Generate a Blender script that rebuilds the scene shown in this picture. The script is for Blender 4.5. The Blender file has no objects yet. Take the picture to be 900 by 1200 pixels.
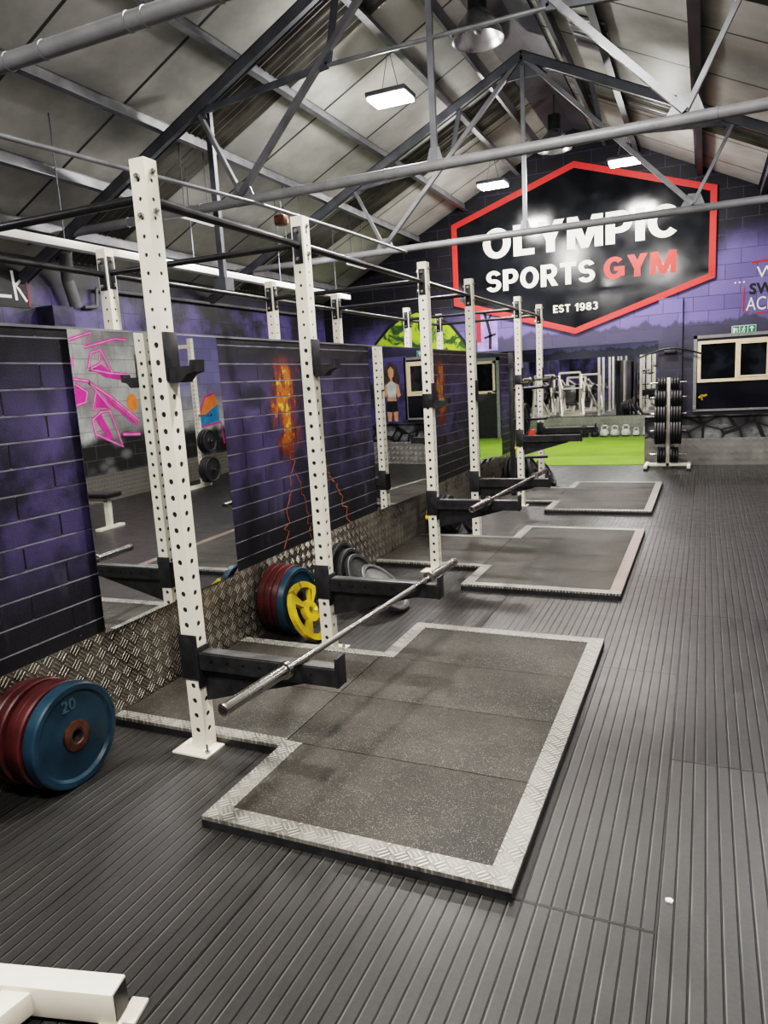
import bpy, bmesh, math, random
from mathutils import Vector, Matrix
random.seed(7)
SC = bpy.context.scene
COL = SC.collection
PI = math.pi

# ------------------------------------------------------------------ nodes
class NT:
    def __init__(s, name):
        s.mat = bpy.data.materials.new(name); s.mat.use_nodes = True
        s.t = s.mat.node_tree; s.b = s.t.nodes['Principled BSDF']
    def n(s, typ, **kw):
        nd = s.t.nodes.new(typ)
        for k, v in kw.items(): setattr(nd, k, v)
        return nd
    def link(s, a, b): s.t.links.new(a, b)
    def put(s, sock, v):
        if isinstance(v, bpy.types.NodeSocket): s.link(v, sock)
        elif isinstance(v, (tuple, list)) and len(v) == 3 and sock.type == 'RGBA': sock.default_value = (*v, 1)
        else: sock.default_value = v
    def m(s, op, a, b=None, c=None):
        nd = s.n('ShaderNodeMath', operation=op)
        for i, v in enumerate((a, b, c)):
            if v is not None: s.put(nd.inputs[i], v)
        return nd.outputs[0]
    def pos(s):
        g = s.n('ShaderNodeNewGeometry'); x = s.n('ShaderNodeSeparateXYZ'); s.link(g.outputs['Position'], x.inputs[0])
        return g.outputs['Position'], x.outputs[0], x.outputs[1], x.outputs[2]
    def obj(s):
        g = s.n('ShaderNodeTexCoord'); x = s.n('ShaderNodeSeparateXYZ'); s.link(g.outputs['Object'], x.inputs[0])
        return g.outputs['Object'], x.outputs[0], x.outputs[1], x.outputs[2]
    def vec(s, a, b, c=0.0):
        nd = s.n('ShaderNodeCombineXYZ')
        for i, v in enumerate((a, b, c)): s.put(nd.inputs[i], v)
        return nd.outputs[0]
    def noise(s, v, scale, detail=3, rough=.5, dist=0):
        nd = s.n('ShaderNodeTexNoise'); s.put(nd.inputs['Vector'], v)
        nd.inputs['Scale'].default_value = scale; nd.inputs['Detail'].default_value = detail
        nd.inputs['Roughness'].default_value = rough; nd.inputs['Distortion'].default_value = dist
        return nd.outputs[0]
    def ss(s, v, a, b, lo=0.0, hi=1.0):
        nd = s.n('ShaderNodeMapRange', interpolation_type='SMOOTHSTEP'); s.put(nd.inputs[0], v)
        for i, q in enumerate((a, b, lo, hi)): s.put(nd.inputs[i + 1], q)
        return nd.outputs[0]
    def mix(s, f, a, b, typ='MIX'):
        nd = s.n('ShaderNodeMix', data_type='RGBA', blend_type=typ)
        s.put(nd.inputs[0], f); s.put(nd.inputs[6], a); s.put(nd.inputs[7], b)
        return nd.outputs[2]
    def bump(s, h, strength=.5, dist=.01):
        nd = s.n('ShaderNodeBump'); nd.inputs['Strength'].default_value = strength
        nd.inputs['Distance'].default_value = dist; s.put(nd.inputs['Height'], h)
        s.link(nd.outputs[0], s.b.inputs['Normal'])
    def fin(s, color=None, rough=None, metal=None, spec=None):
        if color is not None: s.put(s.b.inputs['Base Color'], color)
        if rough is not None: s.put(s.b.inputs['Roughness'], rough)
        if metal is not None: s.put(s.b.inputs['Metallic'], metal)
        if spec is not None: s.b.inputs['Specular IOR Level'].default_value = spec
        return s.mat

def plain(name, col, rough=.5, metal=0.0, var=.12, scale=14, bump=0, spec=.5):
    n = NT(name); p, *_ = n.obj()
    f = n.ss(n.noise(p, scale, 4), .3, .7)
    c = n.mix(f, tuple(v * (1 - var) for v in col), tuple(min(1, v * (1 + var)) for v in col))
    if bump: n.bump(n.noise(p, scale * 12, 3), bump, .003)
    r = n.m('ADD', rough - .04, n.m('MULTIPLY', f, .08))
    return n.fin(c, r, metal, spec)

M = {}
M['white'] = plain('white_powder_coat', (.72, .675, .58), .38, 0, .05, 6)
M['black'] = plain('black_powder_coat', (.020, .020, .022), .42, 0, .3, 20, .15)
M['blackbar'] = plain('satin_black_tube', (.035, .035, .037), .33, .5, .2, 12)
M['chrome'] = plain('worn_chrome', (.42, .405, .38), .26, 1, .06, 6)
M['steel'] = plain('dark_painted_steel', (.085, .09, .105), .5, .2, .25, 4)
M['steel_light'] = plain('grey_painted_steel', (.17, .175, .19), .45, .4, .2, 4)
M['galv'] = plain('galvanised_steel', (.21, .215, .23), .42, .4, .2, 6)
M['knurl'] = plain('grey_knurled_steel', (.26, .25, .235), .45, .9, .08, 8)
M['blueink'] = plain('faded_blue_number', (.045, .085, .11), .45, 0, .1)
M['pipe'] = plain('grey_lagged_pipe', (.21, .21, .22), .5, .1, .12, 5)
M['band'] = plain('pipe_band_grey', (.12, .12, .125), .5, 0, .1)
M['rubber'] = plain('black_rubber', (.018, .018, .02), .5, 0, .3, 18, .1)
M['rubber_worn'] = plain('worn_black_rubber', (.05, .05, .05), .45, 0, .45, 9, .1)
M['blue'] = plain('blue_plate_rubber', (.012, .038, .062), .36, 0, .2, 9, .05)
M['red'] = plain('dark_red_plate_rubber', (.060, .011, .012), .40, 0, .3, 9, .05)
M['yellow'] = plain('yellow_plate_rubber', (.42, .29, .012), .4, 0, .25, 9)
M['bronze'] = plain('brown_hub_metal', (.16, .075, .05), .4, .7, .25, 25)
M['pale'] = plain('scuffed_pale_metal', (.32, .31, .27), .5, .3, .3, 30)
M['yellowknob'] = plain('yellow_plastic', (.62, .42, .02), .4)
M['signblack'] = plain('glossy_black_board', (.008, .009, .012), .16, 0, .2, 3)
M['signwhite'] = plain('cream_letter_paint', (.80, .78, .66), .4, 0, .04)
M['signred'] = plain('red_letter_paint', (.75, .045, .04), .4, 0, .06)
M['cream'] = plain('cream_window_frame', (.72, .58, .40), .45, 0, .06)
M['greyframe'] = plain('grey_door_frame', (.20, .20, .20), .45, 0, .1)
M['green'] = plain('exit_sign_green', (.01, .17, .09), .4, 0, .05)
M['signw'] = plain('exit_sign_white', (.85, .9, .85), .4, 0, .02)
M['pvc'] = plain('white_plastic_trunking', (.80, .79, .74), .45, 0, .05)
M['pad'] = plain('black_vinyl_pad', (.014, .014, .014), .35, 0, .2, 10)
M['kbwhite'] = plain('pale_grey_iron', (.5, .5, .47), .5, 0, .15, 20)
M['ovals'] = plain('dark_band_rubber', (.02, .02, .02), .6)
M['pink'] = plain('pink_spray_paint', (.62, .04, .28), .6, 0, .2, 8)
M['palepink'] = plain('pale_pink_spray_paint', (.75, .35, .55), .6, 0, .2, 8)
M['orange'] = plain('orange_spray_paint', (.80, .22, .05), .6, 0, .15, 8)
M['cyan'] = plain('blue_spray_paint', (.03, .22, .45), .6, 0, .15, 8)
M['paintwhite'] = plain('white_spray_paint', (.8, .8, .8), .6, 0, .08, 12)
M['paintblack'] = plain('black_spray_paint', (.01, .01, .012), .6, 0, .08, 12)
M['paintred'] = plain('red_spray_paint', (.5, .03, .03), .6, 0, .1, 12)
M['skin'] = plain('tan_mural_paint', (.55, .28, .16), .6, 0, .1, 12)
M['hair'] = plain('dark_brown_mural_paint', (.05, .035, .03), .6, 0, .4, 12)
M['tank'] = plain('pale_grey_mural_paint', (.5, .53, .5), .6, 0, .15, 8)
M['lightning'] = plain('orange_lightning_paint', (.30, .10, .035), .6, 0, .4, 20)
M['lightning2'] = plain('dull_red_lightning_paint', (.15, .04, .035), .6, 0, .4, 20)
M['tray'] = plain('white_cable_tray', (.82, .81, .76), .4, 0, .03)
M['dome'] = plain('spun_aluminium', (.55, .55, .56), .3, .9, .15, 8)
M['redtoy'] = plain('red_plastic', (.6, .04, .02), .4)

def mirror_mat():
    n = NT('silvered_mirror'); return n.fin((.80, .82, .82), .015, 1.0)
M['mirror'] = mirror_mat()
def glass_dark():
    n = NT('dark_window_glass'); p, *_ = n.obj()
    return n.fin(n.mix(n.ss(n.noise(p, 3, 2), .45, .7), (.004, .005, .006), (.02, .024, .03)), .06, 0)
M['glass'] = glass_dark()

def m_floor():
    n = NT('ribbed_rubber_matting'); p, X, Y, Z = n.pos()
    cx = n.m('DIVIDE', n.m('ADD', X, .1), 1.22); ci = n.m('FLOOR', cx)
    odd = n.m('ABSOLUTE', n.m('MODULO', ci, 2.0))
    yo = n.m('DIVIDE', n.m('SUBTRACT', n.m('SUBTRACT', Y, 1.06), n.m('MULTIPLY', odd, .91)), 1.94); ri = n.m('FLOOR', yo)
    wn = n.n('ShaderNodeTexWhiteNoise', noise_dimensions='2D'); n.link(n.vec(ci, ri), wn.inputs['Vector'])
    u = n.m('FRACT', n.m('DIVIDE', n.m('ADD', X, .1), 1.22 / 28))
    lo = n.ss(u, .0, .05); hi = n.ss(u, .16, .11)
    groove = n.m('MULTIPLY', lo, hi)                               # 1 in the groove
    edge = n.m('MULTIPLY', n.ss(u, .14, .17), n.ss(u, .26, .20))    # painted highlight on the lip beside it
    sx = n.m('ABSOLUTE', n.m('SUBTRACT', n.m('FRACT', cx), .5)); sy = n.m('ABSOLUTE', n.m('SUBTRACT', n.m('FRACT', yo), .5))
    seam = n.m('MAXIMUM', n.ss(sx, .4965, .4985), n.ss(sy, .4965, .4985))
    big = n.noise(p, 1.1, 4, .6); fine = n.noise(p, 55, 4, .7)
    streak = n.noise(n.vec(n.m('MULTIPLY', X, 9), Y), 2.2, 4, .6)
    lum = n.m('MULTIPLY', n.m('ADD', .48, n.m('MULTIPLY', wn.outputs[0], .60)), n.m('ADD', .45, big))
    lum = n.m('MULTIPLY', lum, n.m('ADD', .50, n.m('MULTIPLY', fine, 1.0)))
    base = n.mix(lum, (0.002, .002, .002), (.034, .033, .032))
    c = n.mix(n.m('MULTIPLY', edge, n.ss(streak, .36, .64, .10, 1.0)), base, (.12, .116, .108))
    c = n.mix(groove, c, (.004, .004, .004)); c = n.mix(seam, c, (.003, .003, .003))
    h = n.m('SUBTRACT', n.m('MULTIPLY', fine, .12), n.m('MAXIMUM', groove, seam))
    n.bump(h, .8, .006)
    r = n.m('ADD', .26, n.m('MULTIPLY', n.noise(p, 9, 4, .6), .28))
    return n.fin(c, r, 0, .5)
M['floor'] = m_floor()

def m_speckle():
    n = NT('speckled_rubber_tile'); p, X, Y, Z = n.pos()
    v = n.n('ShaderNodeTexVoronoi'); v.inputs['Scale'].default_value = 230; n.link(p, v.inputs['Vector'])
    wn = n.n('ShaderNodeTexWhiteNoise', noise_dimensions='3D'); n.link(v.outputs['Color'], wn.inputs['Vector'])
    f = n.m('MULTIPLY', n.m('GREATER_THAN', wn.outputs[0], .66), n.m('LESS_THAN', v.outputs['Distance'], .38))
    big = n.noise(p, 2.2, 4, .65)
    base = n.mix(n.ss(big, .3, .7), (.015, .0135, .0115), (.040, .035, .030))
    c = n.mix(n.m('MULTIPLY', f, n.ss(n.noise(p, 30, 2), .35, .6, .35, .95)), base, (.19, .175, .15))
    n.bump(n.noise(p, 160, 2), .25, .002)
    return n.fin(c, .62, 0, .35)
M['speckle'] = m_speckle()

def m_checker(name, plane, cell, lo, hi, rough=.33, metal=.85):
    n = NT(name); p, X, Y, Z = n.pos()
    a, b = {'xy': (X, Y), 'yz': (Y, Z), 'xz': (X, Z)}[plane]
    u = n.m('DIVIDE', n.m('ADD', n.m('ADD', a, b), 50), cell * 1.414); v = n.m('DIVIDE', n.m('ADD', n.m('SUBTRACT', a, b), 50), cell * 1.414)
    ch = n.m('MODULO', n.m('ADD', n.m('FLOOR', u), n.m('FLOOR', v)), 2.0)
    fu = n.m('FRACT', u); fv = n.m('FRACT', v)
    def bars(s_, t_):
        w = n.ss(n.m('SINE', n.m('MULTIPLY', s_, 2 * PI * 3)), -.1, .7)
        e = n.m('MULTIPLY', n.ss(t_, .02, .16), n.ss(t_, .98, .84))
        return n.m('MULTIPLY', w, e)
    h = n.m('ADD', n.m('MULTIPLY', bars(fu, fv), ch), n.m('MULTIPLY', bars(fv, fu), n.m('SUBTRACT', 1.0, ch)))
    dirt = n.ss(n.noise(p, 5, 4, .6), .3, .75)
    c = n.mix(h, lo, hi); c = n.mix(dirt, c, tuple(x * .62 for x in hi))
    c = n.mix(n.m('MULTIPLY', ch, .5), c, tuple(x * .45 for x in hi))
    n.bump(h, .9, .004)
    return n.fin(c, n.m('ADD', rough, n.m('MULTIPLY', dirt, .12)), metal)
M['trim_xy'] = m_checker('aluminium_tread_edge', 'xy', .050, (.09, .088, .08), (.55, .53, .48), .36, .5)
M['tread_yz'] = m_checker('tread_plate_side_wall', 'yz', .054, (.030, .028, .025), (.52, .48, .42), .26, .8)
M['tread_xz'] = m_checker('tread_plate_end_wall', 'xz', .075, (.08, .08, .075), (.62, .60, .56), .3, .7)
def m_redtrim():
    m = m_checker('red_worn_tread_edge', 'xy', .050, (.12, .05, .045), (.50, .42, .37), .36, .4)
    return m
M['redtrim'] = m_redtrim()

def m_block(name, plane, rowh, bw, mort, mortcol, base, bmp=.6, bed=False):
    """base: function(n, X, Y, Z, pos) -> colour socket"""
    n = NT(name); p, X, Y, Z = n.pos()
    a, b = {'yz': (Y, Z), 'xz': (X, Z)}[plane]
    br = n.n('ShaderNodeTexBrick'); n.link(n.vec(n.m('ADD', a, 20), b), br.inputs['Vector'])
    br.inputs['Scale'].default_value = 1; br.inputs['Brick Width'].default_value = bw; br.inputs['Row Height'].default_value = rowh
    br.inputs['Mortar Size'].default_value = mort; br.inputs['Mortar Smooth'].default_value = .3
    br.inputs['Color1'].default_value = (.88, .88, .88, 1); br.inputs['Color2'].default_value = (1.08, 1.08, 1.08, 1)
    c = n.mix(1.0, base(n, X, Y, Z, p), br.outputs['Color'], 'MULTIPLY')
    mo = n.m('MULTIPLY', br.outputs['Fac'], n.ss(n.noise(p, 7, 3), .3, .55, .35, 1))
    if bed:      # highlight painted along the bed joints only, the upright joints stay dark
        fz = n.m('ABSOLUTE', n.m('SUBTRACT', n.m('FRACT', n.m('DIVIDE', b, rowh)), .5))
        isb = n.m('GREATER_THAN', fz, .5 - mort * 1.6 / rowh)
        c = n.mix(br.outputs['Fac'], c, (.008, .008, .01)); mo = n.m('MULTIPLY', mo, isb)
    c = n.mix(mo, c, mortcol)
    h = n.m('SUBTRACT', n.m('MULTIPLY', n.noise(p, 130, 3, .7), .45), n.m('MULTIPLY', br.outputs['Fac'], 1.2))
    n.bump(h, bmp, .006)
    return n.fin(c, .45, 0, .45)

def base_partition(n, X, Y, Z, p):
    nz = n.noise(p, 3.2, 4, .6, .4)
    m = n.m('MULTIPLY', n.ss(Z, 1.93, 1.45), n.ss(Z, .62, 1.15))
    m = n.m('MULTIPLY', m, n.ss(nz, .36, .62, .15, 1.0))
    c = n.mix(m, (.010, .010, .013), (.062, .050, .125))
    # pale grey smoke and the fiery glow of the mural, one per painted bay
    sm = n.m('MULTIPLY', n.ss(n.noise(n.vec(n.m('MULTIPLY', Y, 3), n.m('MULTIPLY', Z, .8)), 2.4, 3), .55, .75), n.ss(Z, 1.3, .8))
    c = n.mix(n.m('MULTIPLY', n.m('MULTIPLY', sm, n.ss(Z, .4, .9)), .5), c, (.12, .12, .17))
    u = n.m('SUBTRACT', n.m('MODULO', n.m('ADD', n.m('SUBTRACT', Y, 4.40), 33.1 + 1.655), 3.31), 1.655)
    wob = n.m('MULTIPLY', n.m('SUBTRACT', n.noise(n.vec(n.m('MULTIPLY', Y, 2.2), Z), 5, 5, .75), .5), .75)
    d = n.m('ABSOLUTE', n.m('ADD', u, wob))
    g = n.m('MULTIPLY', n.ss(d, .19, .0), n.m('MULTIPLY', n.ss(Z, 1.0, 1.35), n.ss(Z, 1.9, 1.7)))
    g = n.m('MULTIPLY', g, n.m('GREATER_THAN', Y, 3.6))
    c = n.mix(n.ss(g, .02, .5), c, (.13, .022, .012)); c = n.mix(n.ss(g, .45, .95), c, (.36, .10, .012))
    c = n.mix(n.ss(n.m('MULTIPLY', g, n.ss(n.noise(p, 16, 3, .7), .4, .62)), .55, .95), c, (.50, .36, .04))
    return c
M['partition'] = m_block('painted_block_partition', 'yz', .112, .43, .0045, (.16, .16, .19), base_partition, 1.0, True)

def base_gable(n, X, Y, Z, p):
    nz = n.noise(p, 1.3, 5, .6)
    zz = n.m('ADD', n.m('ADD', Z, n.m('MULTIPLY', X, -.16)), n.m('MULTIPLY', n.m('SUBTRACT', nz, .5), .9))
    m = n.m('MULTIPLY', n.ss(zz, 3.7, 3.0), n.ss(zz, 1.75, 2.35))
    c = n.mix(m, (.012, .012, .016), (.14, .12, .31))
    peak = n.noise(n.vec(n.m('MULTIPLY', X, 1), 0.0), 2.6, 3, .6)
    mt = n.ss(n.m('SUBTRACT', n.m('ADD', 2.05, n.m('MULTIPLY', peak, .55)), Z), -.02, .04)
    c = n.mix(n.m('MULTIPLY', mt, .8), c, (.035, .035, .05))
    return c
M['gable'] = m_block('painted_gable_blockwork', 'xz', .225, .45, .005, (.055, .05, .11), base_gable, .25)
def base_left(n, X, Y, Z, p):
    nz = n.noise(p, 1.5, 5, .62)
    m = n.m('MULTIPLY', n.ss(nz, .40, .62), n.ss(Z, 3.15, 2.75))
    return n.mix(m, (.022, .022, .026), (.080, .068, .19))
M['leftwall'] = m_block('painted_side_blockwork', 'yz', .225, .45, .006, (.04, .04, .07), base_left, .35)
def base_right(n, X, Y, Z, p):
    nz = n.noise(p, 1.1, 4, .6)
    c = n.mix(n.ss(nz, .35, .68), (.20, .20, .20), (.46, .47, .45))
    c = n.mix(n.m('MULTIPLY', n.ss(Y, 9.8, 10.8), n.ss(Z, 1.2, 2.0)), c, (.20, .19, .36))
    v = n.n('ShaderNodeTexVoronoi'); v.inputs['Scale'].default_value = 2.6; n.link(n.vec(Y, n.m('MULTIPLY', Z, 1.6)), v.inputs['Vector'])
    rk = n.mix(n.ss(v.outputs['Distance'], .1, .5), (.12, .12, .12), (.02, .02, .02))
    return n.mix(n.ss(n.m('ADD', Z, n.m('MULTIPLY', nz, .5)), 1.35, 1.15), c, rk)
M['rightwall'] = m_block('graffiti_side_blockwork', 'yz', .225, .45, .004, (.12, .12, .12), base_right, .25)
def m_rocks():
    n = NT('painted_rock_band'); p, X, Y, Z = n.pos()
    q = n.vec(n.m('MULTIPLY', X, 3.0), n.m('MULTIPLY', Z, 4.6))
    v = n.n('ShaderNodeTexVoronoi', feature='DISTANCE_TO_EDGE'); v.inputs['Scale'].default_value = 1; n.link(q, v.inputs['Vector'])
    v2 = n.n('ShaderNodeTexVoronoi'); v2.inputs['Scale'].default_value = 1; n.link(q, v2.inputs['Vector'])
    c = n.mix(n.ss(n.noise(p, 9, 4, .7), .3, .7), (.07, .075, .08), (.22, .225, .235))
    c = n.mix(n.ss(v2.outputs['Distance'], .25, .75), c, (.03, .03, .034))
    c = n.mix(n.ss(v.outputs['Distance'], .07, .03), c, (.004, .004, .004))
    return n.fin(c, .5)
M['rocks'] = m_rocks()
def m_roof():
    n = NT('dirty_roof_lining'); p, X, Y, Z = n.pos()
    d = n.ss(n.noise(p, .9, 5, .62), .3, .72)
    c = n.mix(d, (.26, .26, .25), (.50, .495, .465))
    w = n.m('ABSOLUTE', n.m('SUBTRACT', n.m('FRACT', n.m('DIVIDE', n.m('ADD', Y, .02), 1.115)), .5))
    s_ = n.ss(w, .482, .49)
    c = n.mix(s_, c, (.035, .035, .035)); n.bump(n.m('SUBTRACT', 0.0, s_), .5, .01)
    return n.fin(c, .55)
M['roof'] = m_roof()
M['skylight'] = plain('dirty_corrugated_sheet', (.085, .08, .07), .4, .1, .35, 3)
def m_turf():
    n = NT('lime_artificial_turf'); p, *_ = n.pos()
    c = n.mix(n.ss(n.noise(p, 70, 4, .7), .3, .7), (.075, .15, .010), (.20, .32, .035))
    c = n.mix(n.ss(n.noise(p, 1.6, 3), .35, .65, 0, .35), c, (.23, .32, .06))
    n.bump(n.noise(p, 120, 2), .8, .01); return n.fin(c, .8, 0, .2)
M['turf'] = m_turf()
def m_green():
    n = NT('green_mural_paint'); p, *_ = n.pos()
    c = n.mix(n.ss(n.noise(p, 3.5, 4, .6, 1.2), .42, .58), (.02, .06, .012), (.33, .48, .03)); return n.fin(c, .6)
M['greenmural'] = m_green()
def emis(name, col, st):
    n = NT(name); n.b.inputs['Emission Color'].default_value = (*col, 1); n.b.inputs['Emission Strength'].default_value = st
    p, *_ = n.obj(); return n.fin((.9, .9, .9), .4)
M['led'] = emis('led_panel_glow', (1, .98, .93), 40)
M['tube'] = emis('batten_added_glow', (1, .97, .9), .5)  # glow added to the battens

# ------------------------------------------------------------------ mesh builder
class MB:
    def __init__(s): s.bm = bmesh.new()
    def box(s, x0, x1, y0, y1, z0, z1, bev=0, mtx=None):
        r = bmesh.ops.create_cube(s.bm, size=1)
        vs = r['verts']
        for v in vs:
            v.co = Vector(((x0 + x1) / 2 + v.co.x * (x1 - x0), (y0 + y1) / 2 + v.co.y * (y1 - y0), (z0 + z1) / 2 + v.co.z * (z1 - z0)))
        if bev:
            es = list({e for v in vs for e in v.link_edges})
            g = bmesh.ops.bevel(s.bm, geom=es, offset=bev, segments=2, affect='EDGES', profile=.5)
            vs = list({v for f in g['faces'] for v in f.verts} | {v for v in vs if v.is_valid})
        if mtx is not None:
            for v in vs: v.co = mtx @ v.co
        return s
    def bar(s, a, b, w, h, up=(0, 0, 1)):
        a = Vector(a); b = Vector(b); d = (b - a); L = d.length; d.normalize()
        u = Vector(up)
        if abs(d.dot(u)) > .99: u = Vector((0, 1, 0))
        x = d.cross(u).normalized(); z = x.cross(d).normalized()
        mt = Matrix.Translation((a + b) / 2) @ Matrix((x, d, z)).transposed().to_4x4()
        return s.box(-w / 2, w / 2, -L / 2, L / 2, -h / 2, h / 2, 0, mt)
    def rod(s, a, b, r, r2=None, seg=16, caps=True):
        a = Vector(a); b = Vector(b); d = b - a; L = d.length
        rot = d.to_track_quat('Z', 'Y').to_matrix().to_4x4()
        g = bmesh.ops.create_cone(s.bm, cap_ends=caps, cap_tris=False, segments=seg, radius1=r, radius2=r if r2 is None else r2, depth=L,
                                  matrix=Matrix.Translation((a + b) / 2) @ rot)
        for v in g['verts']:
            for f in v.link_faces:
                if len(f.verts) == 4: f.smooth = True
        return s
    def path(s, pts, r, seg=10):
        for p, q in zip(pts, pts[1:]): s.rod(p, q, r, seg=seg)
        for p in pts[1:-1]: s.ball(p, r, 10)
        return s
    def ball(s, c, r, seg=12, sc=(1, 1, 1)):
        g = bmesh.ops.create_uvsphere(s.bm, u_segments=seg, v_segments=max(6, seg // 2 + 2), radius=r,
                                      matrix=Matrix.Translation(c) @ Matrix.Diagonal((*sc, 1)))
        for v in g['verts']:
            for f in v.link_faces: f.smooth = True
        return s
    def lathe(s, prof, c=(0, 0, 0), axis='X', seg=48, sharp=30):
        """prof: list of (axial, radius)"""
        rings = []
        for a, r in prof:
            ring = []
            for i in range(seg):
                t = 2 * PI * i / seg; p, q = r * math.cos(t), r * math.sin(t)
                co = {'X': (a, p, q), 'Y': (p, a, q), 'Z': (p, q, a)}[axis]
                ring.append(s.bm.verts.new(Vector(co) + Vector(c)))
            rings.append(ring)
        for A, B in zip(rings, rings[1:]):
            for i in range(seg):
                f = s.bm.faces.new((A[i], A[(i + 1) % seg], B[(i + 1) % seg], B[i])); f.smooth = True
        return s
    def prism(s, poly, axis, a0, a1):
        """poly: 2-D points in the plane normal to axis"""
        def co(p, a): return {'X': (a, p[0], p[1]), 'Y': (p[0], a, p[1]), 'Z': (p[0], p[1], a)}[axis]
        A = [s.bm.verts.new(co(p, a0)) for p in poly]; B = [s.bm.verts.new(co(p, a1)) for p in poly]
        s.bm.faces.new(A); s.bm.faces.new(list(reversed(B)))
        for i in range(len(poly)):
            j = (i + 1) % len(poly); s.bm.faces.new((A[i], B[i], B[j], A[j]))
        return s
    def stroke(s, pts, w, mp, t=.004):
        """flat ribbon through 2-D pts; mp(u, v, n) -> world"""
        P = [Vector(p) for p in pts]; L = []; R = []
        for i, p in enumerate(P):
            d = (P[min(i + 1, len(P) - 1)] - P[max(i - 1, 0)]).normalized(); nn = Vector((-d.y, d.x)) * w / 2
            L.append(p + nn); R.append(p - nn)
        for n0 in (0, t):
            pass
        top = [[s.bm.verts.new(mp(q.x, q.y, t)) for q in side] for side in (L, R)]
        bot = [[s.bm.verts.new(mp(q.x, q.y, 0)) for q in side] for side in (L, R)]
        for i in range(len(P) - 1):
            s.bm.faces.new((top[0][i], top[0][i + 1], top[1][i + 1], top[1][i]))
            for k in (0, 1): s.bm.faces.new((top[k][i], bot[k][i], bot[k][i + 1], top[k][i + 1]))
        return s
    def mesh(s, name):
        bmesh.ops.recalc_face_normals(s.bm, faces=s.bm.faces)
        me = bpy.data.meshes.new(name); s.bm.to_mesh(me); s.bm.free()
        me.set_sharp_from_angle(angle=math.radians(38))
        return me
    def build(s, name, mat, parent=None, loc=(0, 0, 0), rot=(0, 0, 0)):
        return link(name, s.mesh(name), mat, parent, loc, rot)

def link(name, me, mat, parent=None, loc=(0, 0, 0), rot=(0, 0, 0)):
    if mat is not None and not me.materials: me.materials.append(M[mat] if isinstance(mat, str) else mat)
    o = bpy.data.objects.new(name, me); COL.objects.link(o)
    o.parent = parent; o.location = loc; o.rotation_euler = rot
    return o
def tag(o, label=None, cat=None, group=None, kind=None):
    if label: o['label'] = label
    if cat: o['category'] = cat
    if group: o['group'] = group
    if kind: o['kind'] = kind
    return o
def empty(name, loc=(0, 0, 0), rot=(0, 0, 0)):
    o = bpy.data.objects.new(name, None); o.empty_display_size = .1; COL.objects.link(o)
    o.location = loc; o.rotation_euler = rot; return o
def copy_tree(o, parent=None):
    c = o.copy(); COL.objects.link(c); c.parent = parent
    for ch in list(o.children): copy_tree(ch, c)
    return c
def struct(o): o['kind'] = 'structure'; return o

def text_mesh(body, x0, x1, z0, z1, bold=.0, depth=.01):
    """letters fitted into the box x0..x1, z0..z1 of their own plane"""
    cu = bpy.data.curves.new('letters', 'FONT'); cu.body = body; cu.size = 1; cu.offset = bold; cu.extrude = depth / 2; cu.resolution_u = 6
    cu.space_character = 1.0 + bold * 2.2
    ob = bpy.data.objects.new('letters', cu); COL.objects.link(ob)
    dg = bpy.context.evaluated_depsgraph_get(); me = bpy.data.meshes.new_from_object(ob.evaluated_get(dg))
    bpy.data.objects.remove(ob); bpy.data.curves.remove(cu)
    xs = [v.co.x for v in me.vertices]; ys = [v.co.y for v in me.vertices]
    a, b, c, d = min(xs), max(xs), min(ys), max(ys)
    for v in me.vertices:
        v.co.x = x0 + (v.co.x - a) / (b - a) * (x1 - x0); v.co.y = z0 + (v.co.y - c) / (d - c) * (z1 - z0)
    me.materials.clear(); return me
def orient(me, facing, at):
    cols = {'-Y': ((1, 0, 0), (0, 0, 1), (0, -1, 0)), '+X': ((0, 1, 0), (0, 0, 1), (1, 0, 0)), '-X': ((0, -1, 0), (0, 0, 1), (-1, 0, 0))}[facing]
    mt = Matrix([Vector(c) for c in cols]).transposed().to_4x4(); mt.translation = Vector(at); me.transform(mt); return me

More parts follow.
